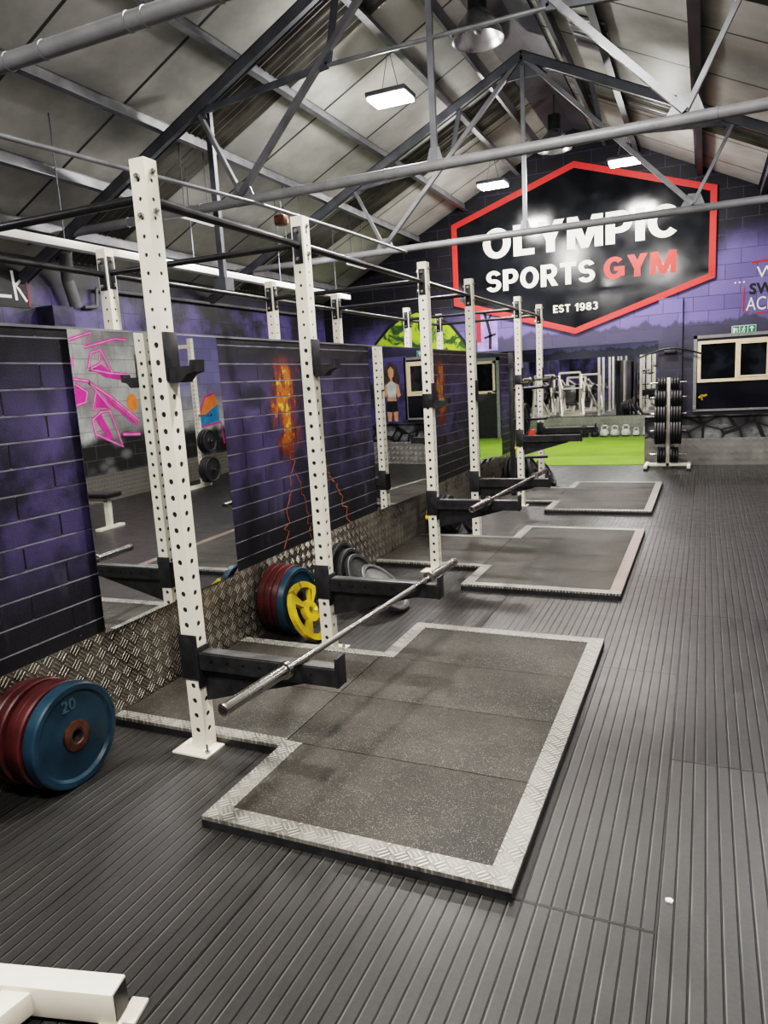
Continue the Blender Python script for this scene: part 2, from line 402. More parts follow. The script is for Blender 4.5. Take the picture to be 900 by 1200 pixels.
# ------------------------------------------------------------------ holed square tube (real holes)
def holed_tube(L, w, holes, seg=12, slots=()):
    """square tube along +Z, centred on the axis; holes: list of (z, radius); all four sides"""
    bm = bmesh.new(); h = w / 2
    cells = sorted(holes); zs = [0.0]
    for (za, ra), (zb, rb) in zip(cells, cells[1:]): zs.append((za + zb) / 2)
    zs = [0.0] + [cells[0][0] - .03] + zs[1:] + [cells[-1][0] + .03, L]
    for side in range(4):
        rot = Matrix.Rotation(side * PI / 2, 4, 'Z')
        def P(u, z, d=0): return rot @ Vector((h - d, u, z))
        def quad(z0, z1):
            if z1 - z0 > 1e-4: bm.faces.new([bm.verts.new(P(u, z)) for u, z in ((-h, z0), (h, z0), (h, z1), (-h, z1))])
        quad(zs[0], zs[1]); quad(zs[-2], zs[-1])
        for i, (zc, r) in enumerate(cells):
            z0, z1 = zs[i + 1], zs[i + 2]
            inner = [bm.verts.new(P(r * math.cos(2 * PI * k / seg + PI / seg * 0), zc + r * math.sin(2 * PI * k / seg))) for k in range(seg)]
            deep = [bm.verts.new(P(r * math.cos(2 * PI * k / seg), zc + r * math.sin(2 * PI * k / seg), .004)) for k in range(seg)]
            outer = []
            for k in range(seg):
                c, s_ = math.cos(2 * PI * k / seg), math.sin(2 * PI * k / seg)
                t = min(h / abs(c) if abs(c) > 1e-6 else 9, ((z1 - zc) if s_ > 0 else (zc - z0)) / abs(s_) if abs(s_) > 1e-6 else 9)
                outer.append(bm.verts.new(P(c * t, zc + s_ * t)))
            for k in range(seg):
                j = (k + 1) % seg
                bm.faces.new((inner[k], outer[k], outer[j], inner[j]))
                f = bm.faces.new((inner[k], inner[j], deep[j], deep[k])); f.material_index = 0
            # corners
            ang = [(h, z1), (-h, z1), (-h, z0), (h, z0)]
            for cu, cz in ang:
                a = math.atan2(cz - zc, cu) % (2 * PI); k = int(a / (2 * PI) * seg); j = (k + 1) % seg
                bm.faces.new((outer[k], bm.verts.new(P(cu, cz)), outer[j]))
    for z, fl in ((0, 1), (L, 0)):
        vs = [bm.verts.new((x * h, y * h, z)) for x, y in ((-1, -1), (1, -1), (1, 1), (-1, 1))]; bm.faces.new(vs)
    # black core added: shade inside the tube put in as colour
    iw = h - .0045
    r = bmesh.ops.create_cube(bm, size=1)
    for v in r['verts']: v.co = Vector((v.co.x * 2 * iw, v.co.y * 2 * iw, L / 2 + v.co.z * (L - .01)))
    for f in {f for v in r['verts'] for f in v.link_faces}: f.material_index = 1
    bmesh.ops.remove_doubles(bm, verts=bm.verts, dist=1e-5)
    me = bpy.data.meshes.new('holed_tube'); bm.normal_update(); bm.to_mesh(me); bm.free()
    return me

# ------------------------------------------------------------------ room shell
XC, RZ, PIT = -2.06, 5.60, .49         # roof apex, slope
XL, XR, YB, YG, YF = -6.9, 3.2, -4.0, 12.95, 18.9
def roofz(x): return RZ - PIT * abs(x - XC)
def gable_poly(zb): return [(XL, zb), (XL, roofz(XL)), (XC, RZ), (XR, roofz(XR)), (XR, zb)]

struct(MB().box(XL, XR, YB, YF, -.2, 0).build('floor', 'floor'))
struct(MB().box(XL - .2, XL, YB, YG, -.2, 3.3).build('wall_left', 'leftwall'))
struct(MB().box(XR, XR + .2, YB, YG, -.2, roofz(XR) + .15).build('wall_right', 'rightwall'))
struct(MB().prism(gable_poly(-.2), 'Y', YB - .2, YB).build('wall_back', 'leftwall'))
mb = MB()
for sgn, xe in ((-1, XL - .2), (1, XR + .2)):
    mb.prism([(XC, RZ), (xe, roofz(xe)), (xe, roofz(xe) + .12), (XC, RZ + .12)], 'Y', YB - .2, YG + .2)
struct(mb.build('ceiling', 'roof'))
# gable wall with the wide opening into the turf room
mb = MB()
OX0, OX1, OZ = -6.4, -.71, 2.06
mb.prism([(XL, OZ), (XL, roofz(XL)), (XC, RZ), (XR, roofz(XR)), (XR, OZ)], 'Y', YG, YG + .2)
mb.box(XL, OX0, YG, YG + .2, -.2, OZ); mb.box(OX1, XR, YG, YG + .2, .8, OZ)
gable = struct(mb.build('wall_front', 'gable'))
struct(MB().box(-.92, XR, YG - .0, YG + .2, .44, .80).box(-.92, XR, YG - .06, YG + .2, .80, .815).build('trim_1', 'rocks'))
struct(MB().box(-.92, XR, YG - .012, YG + .2, 0, .44).build('trim_2', 'tread_xz'))
struct(MB().box(-.715, -.353, YG - .05, YG, .815, 2.72).build('trim_3', 'gable'))
# turf room
struct(MB().box(XL, XR, YG + .2, YF + .2, 2.9, 3.0).build('ceiling_low', 'roof'))
struct(MB().box(XL, XR, YF, YF + .2, -.2, 3.0).build('wall_far', 'gable'))
struct(MB().box(XL - .2, XL, YG + .2, YF + .2, -.2, 3.0).build('wall_left', 'leftwall'))
struct(MB().box(XR, XR + .2, YG + .2, YF + .2, -.2, 3.0).build('wall_right', 'leftwall'))
struct(MB().box(-5.0, -.55, YF - .012, YF, 0, .50).build('trim_4', 'tread_xz'))
tag(MB().prism([(OX0 + .01, YG), (-.93, YG), (-.93, YG + .21), (XR - .01, YG + .21), (XR - .01, YF - .02), (XL + .01, YF - .02), (XL + .01, YG + .21), (OX0 + .01, YG + .21)], 'Z', .0005, .008).build('artificial_turf', 'turf'), 'lime green artificial turf laid beyond the black matting', 'turf')
tag(MB().box(-4.9, -.75, YF - .02, YF - .012, .52, 2.3).build('wall_mirror', 'mirror'), 'wide wall mirror at the far end above the kettlebells', 'mirror')
# door with dark glass at the far end of the turf room
d = struct(MB().box(-.42, -.34, YF - .06, YF, .01, 2.13).box(.42, .5, YF - .06, YF, .01, 2.13).box(-.42, .5, YF - .06, YF, 2.05, 2.13).build('door_1', 'greyframe'))
MB().box(-.34, .42, YF - .03, YF, .01, 1.2).build('door_panel', 'black', d)
MB().box(-.30, -.24, YF - .05, YF, 1.22, 2.04).box(.34, .40, YF - .05, YF, 1.22, 2.04).box(-.3, .4, YF - .05, YF, 1.2, 1.27).box(-.3, .4, YF - .05, YF, 1.98, 2.05).build('vision_frame', 'cream', d)
MB().box(-.24, .34, YF - .035, YF, 1.27, 1.98).build('pane', 'glass', d)

# partition ------------------------------------------------------------
PX, PH, PZ = -2.70, 1.945, .4875
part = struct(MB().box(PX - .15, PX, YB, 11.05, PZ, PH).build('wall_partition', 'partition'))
struct(MB().box(PX - .15, PX + .004, YB, 11.05, 0, PZ).build('trim_5', 'tread_yz'))
MB().box(PX - .155, PX + .006, YB, 11.055, PH, PH + .012).build('wall_capping', 'steel_light', part)
MB().box(PX - .155, PX + .002, 11.05, 11.06, 0, PH).build('end_panel', 'black', part)
mp = lambda u, v, n: (PX + .001 + n, u, v)
for k, y0 in enumerate((3.86, 7.17)):
    mb = MB(); rnd = random.Random(3)
    for (sy, sz, ey, ez, w) in ((.62, 1.25, .50, .93, .012), (.50, .93, .38, .50, .012), (.60, 1.0, .78, .50, .010), (.95, 1.15, 1.20, .85, .014), (1.20, .85, 1.42, .50, .014)):
        n_ = 11; w *= .7; pts = []
        for i in range(n_ + 1):
            t = i / n_; pts.append((y0 + sy + (ey - sy) * t + rnd.uniform(-.045, .045), sz + (ez - sz) * t + rnd.uniform(-.02, .02)))
        mb.stroke(pts, w, mp, .001)
    mb.build('painted_lightning', 'lightning' if k == 0 else 'lightning2', part)
for y0, lab in ((2.51, 'tall wall mirror nearest the camera, reflecting the pink graffiti'),
                (9.13, 'wall mirror between the last two racks, reflecting the turf room')):
    o = MB().box(-.006, 0, 0, 1.15, 0, PH - PZ).build('wall_mirror', 'mirror', None, (PX + .008, y0, PZ), (0, 0, math.radians(1.2) if y0 < 3 else 0))
    if y0 < 3: o.location.x += .024
    tag(o, lab, 'mirror')
a = math.radians(3.8)
o = MB().box(-.006, 0, 0, 1.15, 0, PH - PZ).build('wall_mirror', 'mirror', None, (PX + .008, 5.82, PZ), (0, 0, -a))
tag(o, 'wall mirror behind the middle rack, reflecting the woman mural', 'mirror')

# ------------------------------------------------------------------ platforms
UX, W = -2.06, 1.25                     # rack face and rack pitch
YR = (2.434, 5.644, 8.877)
def platform(y, lab, red=False):
    t = tag(empty('lifting_platform', (UX, y, 0)), lab, 'platform', 'lifting platforms')
    x0, x1, xw = .349, 1.542, PX - UX + .006
    a0, a1, b0, b1 = -.483, 1.799, .078, 1.247; tw, z = .085, .045
    mb = MB()
    mb.box(x0, x1, a0, a1, .0, z - .012); mb.box(xw, x0, b0, b1, .0, z - .012)
    mb.build('base_board', 'black', t)
    def tr(xa, xb, ya, yb): MB().box(xa, xb, ya, yb, z - .012, z + .003).build('tread_plate_edging', 'trim_xy', t)
    tr(x0, x1, a0, a0 + tw); tr(x0, x1, a1 - tw, a1)
    tr(x0, x0 + tw, a0 + tw, a0 + tw + .5275); tr(x0, x0 + tw, a1 - tw - .5275, a1 - tw)
    tr(xw, x0, b0, b0 + tw * .8); tr(xw, x0, b1 - tw * .8, b1)
    MB().box(x1 - tw, x1, a0 + tw, a1 - tw, z - .012, z + .003).build('side_edging', 'redtrim' if red else 'trim_xy', t)
    L = (a1 - a0 - 2 * tw) / 4
    for i in range(4):
        ya = a0 + tw + i * L
        MB().box(x0 + tw if (i in (0, 3)) else x0 + .002, x1 - tw - .002, ya + .002, ya + L - .002, z - .012, z, .0015).build('rubber_tile', 'speckle', t)
    mid = (b0 + b1) / 2
    for ya, yb in ((b0 + tw * .8, mid), (mid, b1 - tw * .8)):
        MB().box(xw + .002, x0 - .002, ya + .002, yb - .002, z - .012, z, .0015).build('rubber_tile', 'speckle', t)
    return t
platform(YR[0], 'nearest speckled rubber lifting platform with aluminium tread edging')
platform(YR[1], 'middle speckled lifting platform with reddish worn tread edging along its right side', True)
platform(YR[2], 'farthest speckled lifting platform, beside the green turf')

# ------------------------------------------------------------------ racks
H = 2.56
def up_holes(kind):
    hs = []; z = .10
    while z < H - .06:
        hs.append((z, .0125 if z < 1.88 else .0085)); z += .072
    return hs
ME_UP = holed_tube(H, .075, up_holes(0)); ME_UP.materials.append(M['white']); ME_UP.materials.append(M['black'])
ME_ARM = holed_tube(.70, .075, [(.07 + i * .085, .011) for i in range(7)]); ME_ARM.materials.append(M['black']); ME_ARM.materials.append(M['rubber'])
ME_FLANGE = MB().box(-.027, .027, -.006, 0, -.10, .10, .002).mesh('flange'); ME_FLANGE.materials.append(M['black'])
mb = MB()
mb.rod((0, -.006, 0), (0, -.018, 0), .012, seg=6).rod((0, -.018, 0), (0, -.024, 0), .006, seg=8)
ME_BOLT = mb.mesh('bolt'); ME_BOLT.materials.append(M['chrome'])
ME_TB = MB().rod((0, 0, 0), (0, -.010, 0), .012, seg=6).rod((0, -.01, 0), (0, -.02, 0), .006, seg=8).mesh('bolt'); ME_TB.materials.append(M['chrome'])
ME_BASE = MB().box(-.11, .085, -.10, .0375, 0, .010, .002).mesh('base_plate'); ME_BASE.materials.append(M['white'])
ME_ANCH = MB().rod((.062, -.062, .01), (.062, -.062, .05), .005, seg=8).rod((.062, -.062, .01), (.062, -.062, .02), .012, seg=6).mesh('anchor_bolt'); ME_ANCH.materials.append(M['chrome'])

def upright(root, x, y, front=True):
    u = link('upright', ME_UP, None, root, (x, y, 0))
    b = link('base_plate', ME_BASE, None, u)
    if y > .5: b.scale.y = -1
    if front:
        k = link('anchor_bolt', ME_ANCH, None, u)
        if y > .5: k.scale.y = -1
    return u
def crossbar(root, a, b, name='crossbar', r=.019):
    """round bar with bolted end flanges; runs along X or Y"""
    a = Vector(a); b = Vector(b); d = (b - a).normalized()
    o = MB().rod(a + d * .004, b - d * .004, r).build(name, 'blackbar', root)
    for p, s_ in ((a, 1), (b, -1)):
        dd = d * s_; ang = math.atan2(dd.x, -dd.y)      # flange normal (-Y local) looks along the bar
        f = link('flange', ME_FLANGE, None, o, p, (0, 0, ang))
        for z in (-.075, .075): link('bolt', ME_BOLT, None, f, (0, 0, z))
    return o
def jhook(root, x, y, z, wrap):
    """hook reaching towards +X, on the +X face of the upright (x, y = centre)"""
    s_ = .0375
    mb = MB()
    mb.box(x + s_, x + s_ + .012, y - .042, y + .042, z, z + .20, .002)
    if wrap: mb.box(x - .044, x + .044, y - s_ - .007, y - s_, z, z + .115, .002).box(x - .044, x - s_, y - .04, y + .042, z, z + .115)
    mb.prism([(x + s_ + .012, z + .055), (x + s_ + .012, z - .01), (x + s_ + .07, z - .01), (x + s_ + .10, z + .02), (x + s_ + .14, z + .03), (x + s_ + .145, z + .078), (x + s_ + .125, z + .078), (x + s_ + .12, z + .055)], 'Y', y - .036, y + .036)
    mb.box(x - s_ - .02, x + s_, y - .012, y + .012, z + .14, z + .155)
    j = mb.build('bar_hook', 'black', root)
    return j
def arm(root, x, y, zt, knob, name='safety_arm'):
    s_ = .0375
    mb = MB()
    # bracket around the upright: four plates
    z0, z1 = zt - .125, zt + .085
    mb.box(x - .048, x + .048, y - s_ - .008, y - s_ - .0005, z0, z1, .002).box(x + s_ + .0005, x + s_ + .010, y - .046, y + .046, z0 - .04, z1 - .06, .002)
    mb.box(x - .048, x - s_ - .0005, y - .046, y + .046, z0, z1 - .04)
    mb.prism([(x + s_ + .01, zt - .076), (x + .56, zt - .076), (x + .60, zt - .082), (x + s_ + .01, zt - .235)], 'Y', y - .006, y + .006)
    mb.box(x + s_ + .70, x + s_ + .712, y - .04, y + .04, zt - .078, zt + .05, .002)
    a_ = mb.build(name, 'black', root)
    link('holed_beam', ME_ARM, None, a_, (x + s_ + .01, y, zt - .0375), (0, PI / 2, 0))
    MB().box(x + s_ + .02, x + s_ + .69, y - .030, y + .030, zt, zt + .006, .002).build('wear_strip', 'rubber_worn', a_)
    if knob: MB().rod((x - .05, y - .02, zt - .13), (x - .05, y - .02, zt - .09), .012).ball((x - .05, y - .02, zt - .15), .024).build('pull_knob', 'yellowknob', a_)
    return a_
RB = 2.415
def rack(y, lab, zarm, zhook, wraps, knob):
    first = y < 3
    root = tag(empty('squat_rack', (UX - .0375, y + .0375, 0)), lab, 'squat rack', 'white squat racks')
    for yy in (0, W):
        upright(root, 0, yy); upright(root, -1.446, yy, False)
        crossbar(root, (-.0375, yy, RB), (-1.4085, yy, RB))
        for z in (2.49, 2.34):
            link('bolt', ME_TB, None, root, (.0375, yy, z + .02), (0, 0, PI / 2))
    for x in (0, -1.446): crossbar(root, (x, .0375, RB - .01), (x, W - .0375, RB - .01), 'top_rail')
    if first:
        for z in (2.49, 2.34): link('bolt', ME_TB, None, root, (0, -.0375, z))
    for i, yy in enumerate((0, W)):
        jhook(root, 0, yy, zhook[i], wraps[i]); arm(root, 0, yy, zarm, knob and i == 0)
    return root
rack(YR[0], 'nearest white perforated squat rack with low black safety arms', .475, (1.68, 1.69), (False, False), False)
rack(YR[1], 'middle white perforated squat rack in front of the second painted panel', .62, (1.40, 1.40), (True, False), True)
rack(YR[2], 'farthest white perforated squat rack holding a barbell at head height', .875, (1.515, 1.515), (True, False), True)
for i, (ya, yb) in enumerate(((YR[0] + W + .075, YR[1]), (YR[1] + W + .075, YR[2]))):
    for x, s_ in ((UX - .0375, 'front'), (UX - .0375 - 1.446, 'rear')):
        e = tag(empty('connecting_bar', (x, ya, 0)), 'black round bar joining the %s uprights of the %s' % (s_, ('nearest and middle racks', 'middle and farthest racks')[i]), 'bar')
        crossbar(e, (0, 0, RB - .01), (0, yb - ya, RB - .01), 'tube')
# pull-up bars reaching from the nearest rack back towards the camera side
for x, s_ in ((UX - .0375 - 1.446, 'rear'),):
    e = tag(empty('connecting_bar', (x, YR[0] - 2.2, 0)), 'black round bar running left from the hidden rear upright of the nearest rack', 'bar')
    crossbar(e, (0, 0, RB - .01), (0, 2.2, RB - .01), 'tube')
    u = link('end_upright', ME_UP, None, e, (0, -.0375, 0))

# ------------------------------------------------------------------ barbells
def barbell(a, b, lab):
    a = Vector(a); b = Vector(b); L = (b - a).length; d = (b - a).normalized()
    e = tag(empty('barbell', a, d.to_track_quat('Y', 'Z').to_euler()), lab, 'barbell', 'bare chrome barbells on the racks')
    MB().rod((0, .38, 0), (0, L - .38, 0), .0142).build('shaft', 'chrome', e)
    for s_ in (0, 1):
        f = lambda t: (0, t if not s_ else L - t, 0)
        sl = MB().lathe([(p, r) for p, r in ((f(0)[1], .0), (f(0)[1], .014), (f(.0)[1], .022), (f(.004)[1], .0255), (f(.375)[1], .0255), (f(.377)[1], .036), (f(.40)[1], .036), (f(.402)[1], .0145))], (0, 0, 0), 'Y', 28).build('sleeve', 'chrome', e)
        MB().rod(f(-.001), f(.003), .013, seg=20).build('end_cap', 'black', sl)
    for ya, yb in ((.60, .90), (L - .90, L - .60)):
        MB().rod((0, ya, 0), (0, yb, 0), .0146, seg=20).build('knurling', 'knurl', e)
    return e
barbell((-1.560, 1.95, .4955), (-1.415, 4.16, .4955), 'chrome barbell lying across the safety arms of the nearest rack')
barbell((-1.600, 5.16, .6405), (-1.495, 7.37, .6405), 'chrome barbell lying across the safety arms of the middle rack')
barbell((-1.945, 8.40, 1.5595), (-1.945, 10.6, 1.5595), 'barbell racked at head height on the farthest rack')

# ------------------------------------------------------------------ plates
def plate_mesh(R, T, hub=.045, bore=.026, rim=.03, rec=.012, seg=56):
    h = T / 2
    prof = [(-h, bore), (-h, hub), (-h + rec * .2, hub + .004), (-h + rec, hub + .02), (-h + rec, R - rim - .012), (-h, R - rim), (-h, R - .008), (-h + .006, R - .001),
            (0, R), (h - .006, R - .001), (h, R - .008), (h, R - rim), (h - rec, R - rim - .012), (h - rec, hub + .02), (h - rec * .2, hub + .004), (h, hub), (h, bore), (-h, bore)]
    return MB().lathe(prof, seg=seg).mesh('plate')
def hub_mesh(R, T, bore=.026):
    return MB().lathe([(-T / 2, bore), (-T / 2, R), (T / 2, R), (T / 2 + .003, R - .004), (T / 2 + .003, bore + .008), (T / 2 - .004, bore + .004), (T / 2 - .004, bore), (-T / 2, bore)], seg=36).mesh('hub')
def plate(lab, mat, R, T, loc, rot=(0, 0, 0), hub='bronze', hr=.066, group=None, me=None, ringed=True):
    o = link('weight_plate', me or plate_mesh(R, T), mat, None, loc, rot)
    tag(o, lab, 'weight plate', group)
    if hub: link('hub', hub_mesh(hr, T + .002), hub, o)
    return o
# first stack, upright on the floor against the wall
X = -2.432
b = plate('blue twenty kilo bumper plate at the front of the nearest floor stack', 'blue', .225, .062, (X, 2.035, .225), (0, .0, 0))
t = text_mesh('20', -.042, .03, 0, .052, .02, .004); orient(t, '+X', (.0215, -.01, .115)); link('raised_number', t, 'blueink', b)
for i, (dx, r, dy) in enumerate(((-.062, .226, -.01), (-.115, .222, .0), (-.168, .227, -.012), (-.222, .222, -.02))):
    plate(('dark red bumper plate directly behind the nearest blue plate', 'second dark red plate behind the nearest blue plate', 'third dark red plate behind the nearest blue plate', 'last dark red plate of the nearest stack, against the tread plate')[i],
          'red', r, .047, (X + dx, 2.035 + dy, r), (0, 0, 0))
plate('thin black iron plate leaning at the left end of the nearest stack', 'rubber', .12, .025, (-2.60, 1.70, .118), (0, .12, .2), hub='rubber')
# second stack, behind the far upright of the nearest rack
X = -2.47
for i, dx in enumerate((-.175, -.118, -.060)):
    plate(('dark red plate nearest the wall in the stack behind the nearest rack', 'middle dark red plate of the stack behind the nearest rack', 'dark red plate beside the blue one behind the nearest rack')[i], 'red', .226, .05, (X + dx, 4.02 - i * .008, .226))
plate('blue bumper plate between the dark red and the yellow plates', 'blue', .225, .055, (X + .005, 3.97, .225))
def grip_plate(R, T):
    """plate with four kidney openings"""
    mb = MB(); seg = 64; h = T / 2
    rin, r1, r2 = .026, .075, R - .042
    def sect(ra, rb, ths, full=False):
        for k in range(len(ths) - 1):
            t0, t1 = ths[k], ths[k + 1]
            vs = []
            for x in (-h, h):
                for (r_, t_) in ((ra, t0), (rb, t0), (rb, t1), (ra, t1)):
                    vs.append(mb.bm.verts.new((x, r_ * math.cos(t_), r_ * math.sin(t_))))
            for q in ((0, 1, 2, 3), (7, 6, 5, 4), (1, 5, 6, 2), (0, 3, 7, 4), (0, 4, 5, 1), (3, 2, 6, 7)):
                mb.bm.faces.new([vs[i] for i in q])
    full = [2 * PI * k / seg for k in range(seg + 1)]
    sect(rin, r1, full); sect(r2, R, full)
    for q in range(4):
        c = q * PI / 2 + PI / 4; n_ = 6
        sect(r1, r2, [c - .2 + .4 * k / n_ for k in range(n_ + 1)])
    bmesh.ops.remove_doubles(mb.bm, verts=mb.bm.verts, dist=1e-5)
    return mb.mesh('grip_plate')
plate('yellow plate with hand openings behind the upright of the nearest rack', 'yellow', .2, .03, (-2.325, 3.885, .188), (0, -.42, .0), hub=None, me=grip_plate(.2, .034))
ME_B = plate_mesh(.2, .04); ME_B225 = plate_mesh(.225, .05)
G2 = 'black plates behind the nearest rack'
plate('black plate standing farthest left behind the yellow plate', 'rubber', .215, .04, (-2.55, 4.80, .215), (0, -.04, 0), 'rubber', .05)
plate('black plate standing in the middle behind the yellow plate', 'rubber', .2, .04, (-2.44, 4.74, .200), (0, -.16, 0), 'rubber', .05, me=ME_B)
plate('black plate tilted against the standing ones, second from the front', 'rubber', .21, .04, (-2.30, 4.66, .186), (0, -.50, .05), 'rubber', .05)
plate('scuffed black plate leaning outermost with a worn pale centre', 'rubber_worn', .222, .035, (-2.09, 4.57, .165), (0, -.80, .10), 'pale', .075)
# third stack between the arms of the middle rack
for i, (x, y, r, tilt) in enumerate(((-2.62, 7.25, .2, 0), (-2.56, 7.25, .2, 0), (-2.50, 7.24, .2, 0), (-2.43, 7.25, .16, 0), (-2.30, 7.27, .18, -.25))):
    plate(('black plate against the wall behind the middle rack', 'second black plate from the wall behind the middle rack', 'third black plate from the wall behind the middle rack', 'small black plate standing behind the middle rack', 'tilted black plate outermost behind the middle rack')[i],
          'rubber', r, .045, (x, y, r + (0 if not tilt else -.004)), (0, tilt, 0), 'rubber', .05)
# fourth group in front of the farthest rack, several leaning
for i, (x, y, r, tilt) in enumerate(((-2.64, 10.44, .225, -.03), (-2.575, 10.46, .225, -.07), (-2.50, 10.48, .225, -.12), (-2.40, 10.50, .225, -.24), (-2.27, 10.52, .225, -.40), (-2.10, 10.52, .225, -.58))):
    plate(('black bumper plate nearest the wall beyond the farthest rack', 'second black bumper plate from the wall beyond the farthest rack', 'third black bumper plate from the wall beyond the farthest rack', 'fourth leaning black bumper plate beyond the farthest rack', 'fifth leaning black bumper plate beyond the farthest rack', 'outermost steeply leaning black bumper plate beyond the farthest rack')[i],
          'rubber', r, .045, (x, y, r * math.cos(tilt) + .02 * abs(math.sin(tilt))), (0, tilt, 0), 'rubber', .05)
# storage post with horns beside the farthest rack
pr = tag(empty('plate_post', (-2.32, 9.42, 0)), 'slim black plate storage post beside the farthest rack', 'plate storage')
MB().box(-.03, .03, -.03, .03, 0, 1.92, .003).build('post', 'black', pr)
MB().box(-.16, .16, -.16, .16, 0, .012).build('foot', 'black', pr)
for z in (.55, 1.05, 1.45): MB().rod((0, 0, z), (.46, 0, z + .01), .02).build('horn', 'black', pr)
plate('big black bumper plate on the middle horn of the storage post', 'rubber', .225, .05, (-2.20, 9.42, 1.05 - .0), (0, 0, 0), 'chrome', .04)
plate('second black bumper plate on the middle horn of the storage post', 'rubber', .215, .045, (-2.145, 9.42, 1.05), (0, 0, 0), 'chrome', .04)
plate('black plate on the top horn of the storage post', 'rubber', .17, .04, (-2.21, 9.42, 1.45), (0, 0, 0), 'rubber', .04)

# ------------------------------------------------------------------ plate tree by the end wall
def tree(x, y, lab):
    t = tag(empty('plate_tree', (x, y, 0)), lab, 'plate tree')
    MB().box(-.025, .025, -.025, .025, .05, 1.46, .003).build('post', 'white', t)
    MB().box(-.32, .32, -.025, .025, .05, .10, .003).build('cross_beam', 'white', t)
    for s_ in (-1, 1): 
        f = MB().box(s_ * .32 - .025, s_ * .32 + .025, -.28, .28, .04, .09, .003).build('foot', 'white', t)
        MB().box(s_ * .32 - .03, s_ * .32 + .03, -.30, -.25, 0, .04).box(s_ * .32 - .03, s_ * .32 + .03, .25, .30, 0, .04).build('rubber_foot', 'rubber', f)
    for z in (1.38, 1.15, .89, .62, .24):
        for s_ in (-1, 1): MB().rod((s_ * .02, 0, z), (s_ * .27, 0, z), .013).build('peg', 'chrome', t)
    MB().box(-.16, .02, -.03, .03, 1.0, 1.03).build('bracket', 'white', t)
    return t
tree(-.53, 12.42, 'white plate tree loaded with black plates, before the end wall')
LV = ((1.38, .10, 'top'), (1.15, .135, 'second'), (.89, .165, 'third'), (.62, .205, 'fourth'), (.24, .13, 'lowest'))
for z, r, nm in LV:
    me = plate_mesh(r, .036, hub=.035, rim=.018, rec=.006, seg=36)
    for s_, sn in ((-1, 'left'), (1, 'right')):
        for k in range(4 if nm not in ('lowest', 'top') else 3):
            o = link('weight_plate', me, 'rubber', None, (-.53 + s_ * (.055 + k * .042), 12.42, z - .012))
            tag(o, 'black plate on the %s peg, %s side, of the plate tree by the end wall' % (nm, sn), 'weight plate', 'plates on the %s %s peg of the plate tree' % (nm, sn))

# ------------------------------------------------------------------ kettlebells and hex dumbbells along the turf
def kettlebell_mesh(s_):
    mb = MB(); mb.lathe([(0, 0), (0, .06 * s_), (.02 * s_, .085 * s_), (.07 * s_, .10 * s_), (.12 * s_, .09 * s_), (.16 * s_, .05 * s_), (.175 * s_, 0)], axis='Z', seg=20)
    mb.path([(-.055 * s_, 0, .14 * s_), (-.065 * s_, 0, .21 * s_), (-.04 * s_, 0, .25 * s_), (.04 * s_, 0, .25 * s_), (.065 * s_, 0, .21 * s_), (.055 * s_, 0, .14 * s_)], .016 * s_, 8)
    return mb.mesh('kettlebell')
for i, (x, s_, c, w) in enumerate(((-1.28, .9, 'kbwhite', 'rightmost pale'), (-1.52, .8, 'kbwhite', 'small pale, second from the right'), (-1.76, 1.08, 'kbwhite', 'tall pale, third from the right'), (-2.02, 1.05, 'kbwhite', 'pale, fourth from the right'), (-2.27, 1.1, 'kbwhite', 'pale, next to the black ones'), (-2.50, 1.0, 'rubber', 'black, right of the pair of black ones'), (-2.76, 1.1, 'rubber', 'black, left of the pair of black ones'))):
    o = link('kettlebell', kettlebell_mesh(s_ * 1.0), c, None, (x, 18.62, .008))
    tag(o, 'kettlebell, %s, in the row on the turf' % w, 'kettlebell', 'kettlebells in the row on the turf')
    MB().rod((0, 0, 0), (0, 0, .03), .09 * s_, seg=20).build('rubber_base', 'rubber', o)
for i, x in enumerate((-3.05, -3.40, -3.75, -4.10)):
    mb = MB().rod((-.07, 0, .075), (.07, 0, .075), .016)
    o = mb.build('dumbbell', 'chrome', None, (x, 18.6, .008)); tag(o, ('black hexagonal dumbbell nearest the kettlebells', 'second black hexagonal dumbbell from the kettlebells', 'third black hexagonal dumbbell from the kettlebells', 'fourth black hexagonal dumbbell from the kettlebells')[i] + ' on the turf', 'dumbbell', 'hexagonal dumbbells on the turf')
    for s_ in (-1, 1): MB().rod((s_ * .07, 0, .075), (s_ * .15, 0, .075), .082, seg=6).build('head', 'rubber', o)
o = MB().box(-4.02, -3.86, 17.9, 18.06, .008, .28, .02).build('plyo_box', 'redtoy'); tag(o, 'small red box standing on the turf behind the farthest rack', 'box')

o = MB().prism([(-.078, 2.112), (-.060, 2.110), (-.056, 2.122), (-.066, 2.130), (-.080, 2.124)], 'Z', .0005, .006).build('paper_scrap', 'paintwhite')
tag(o, 'tiny white scrap lying on the matting right of the nearest platform', 'litter')
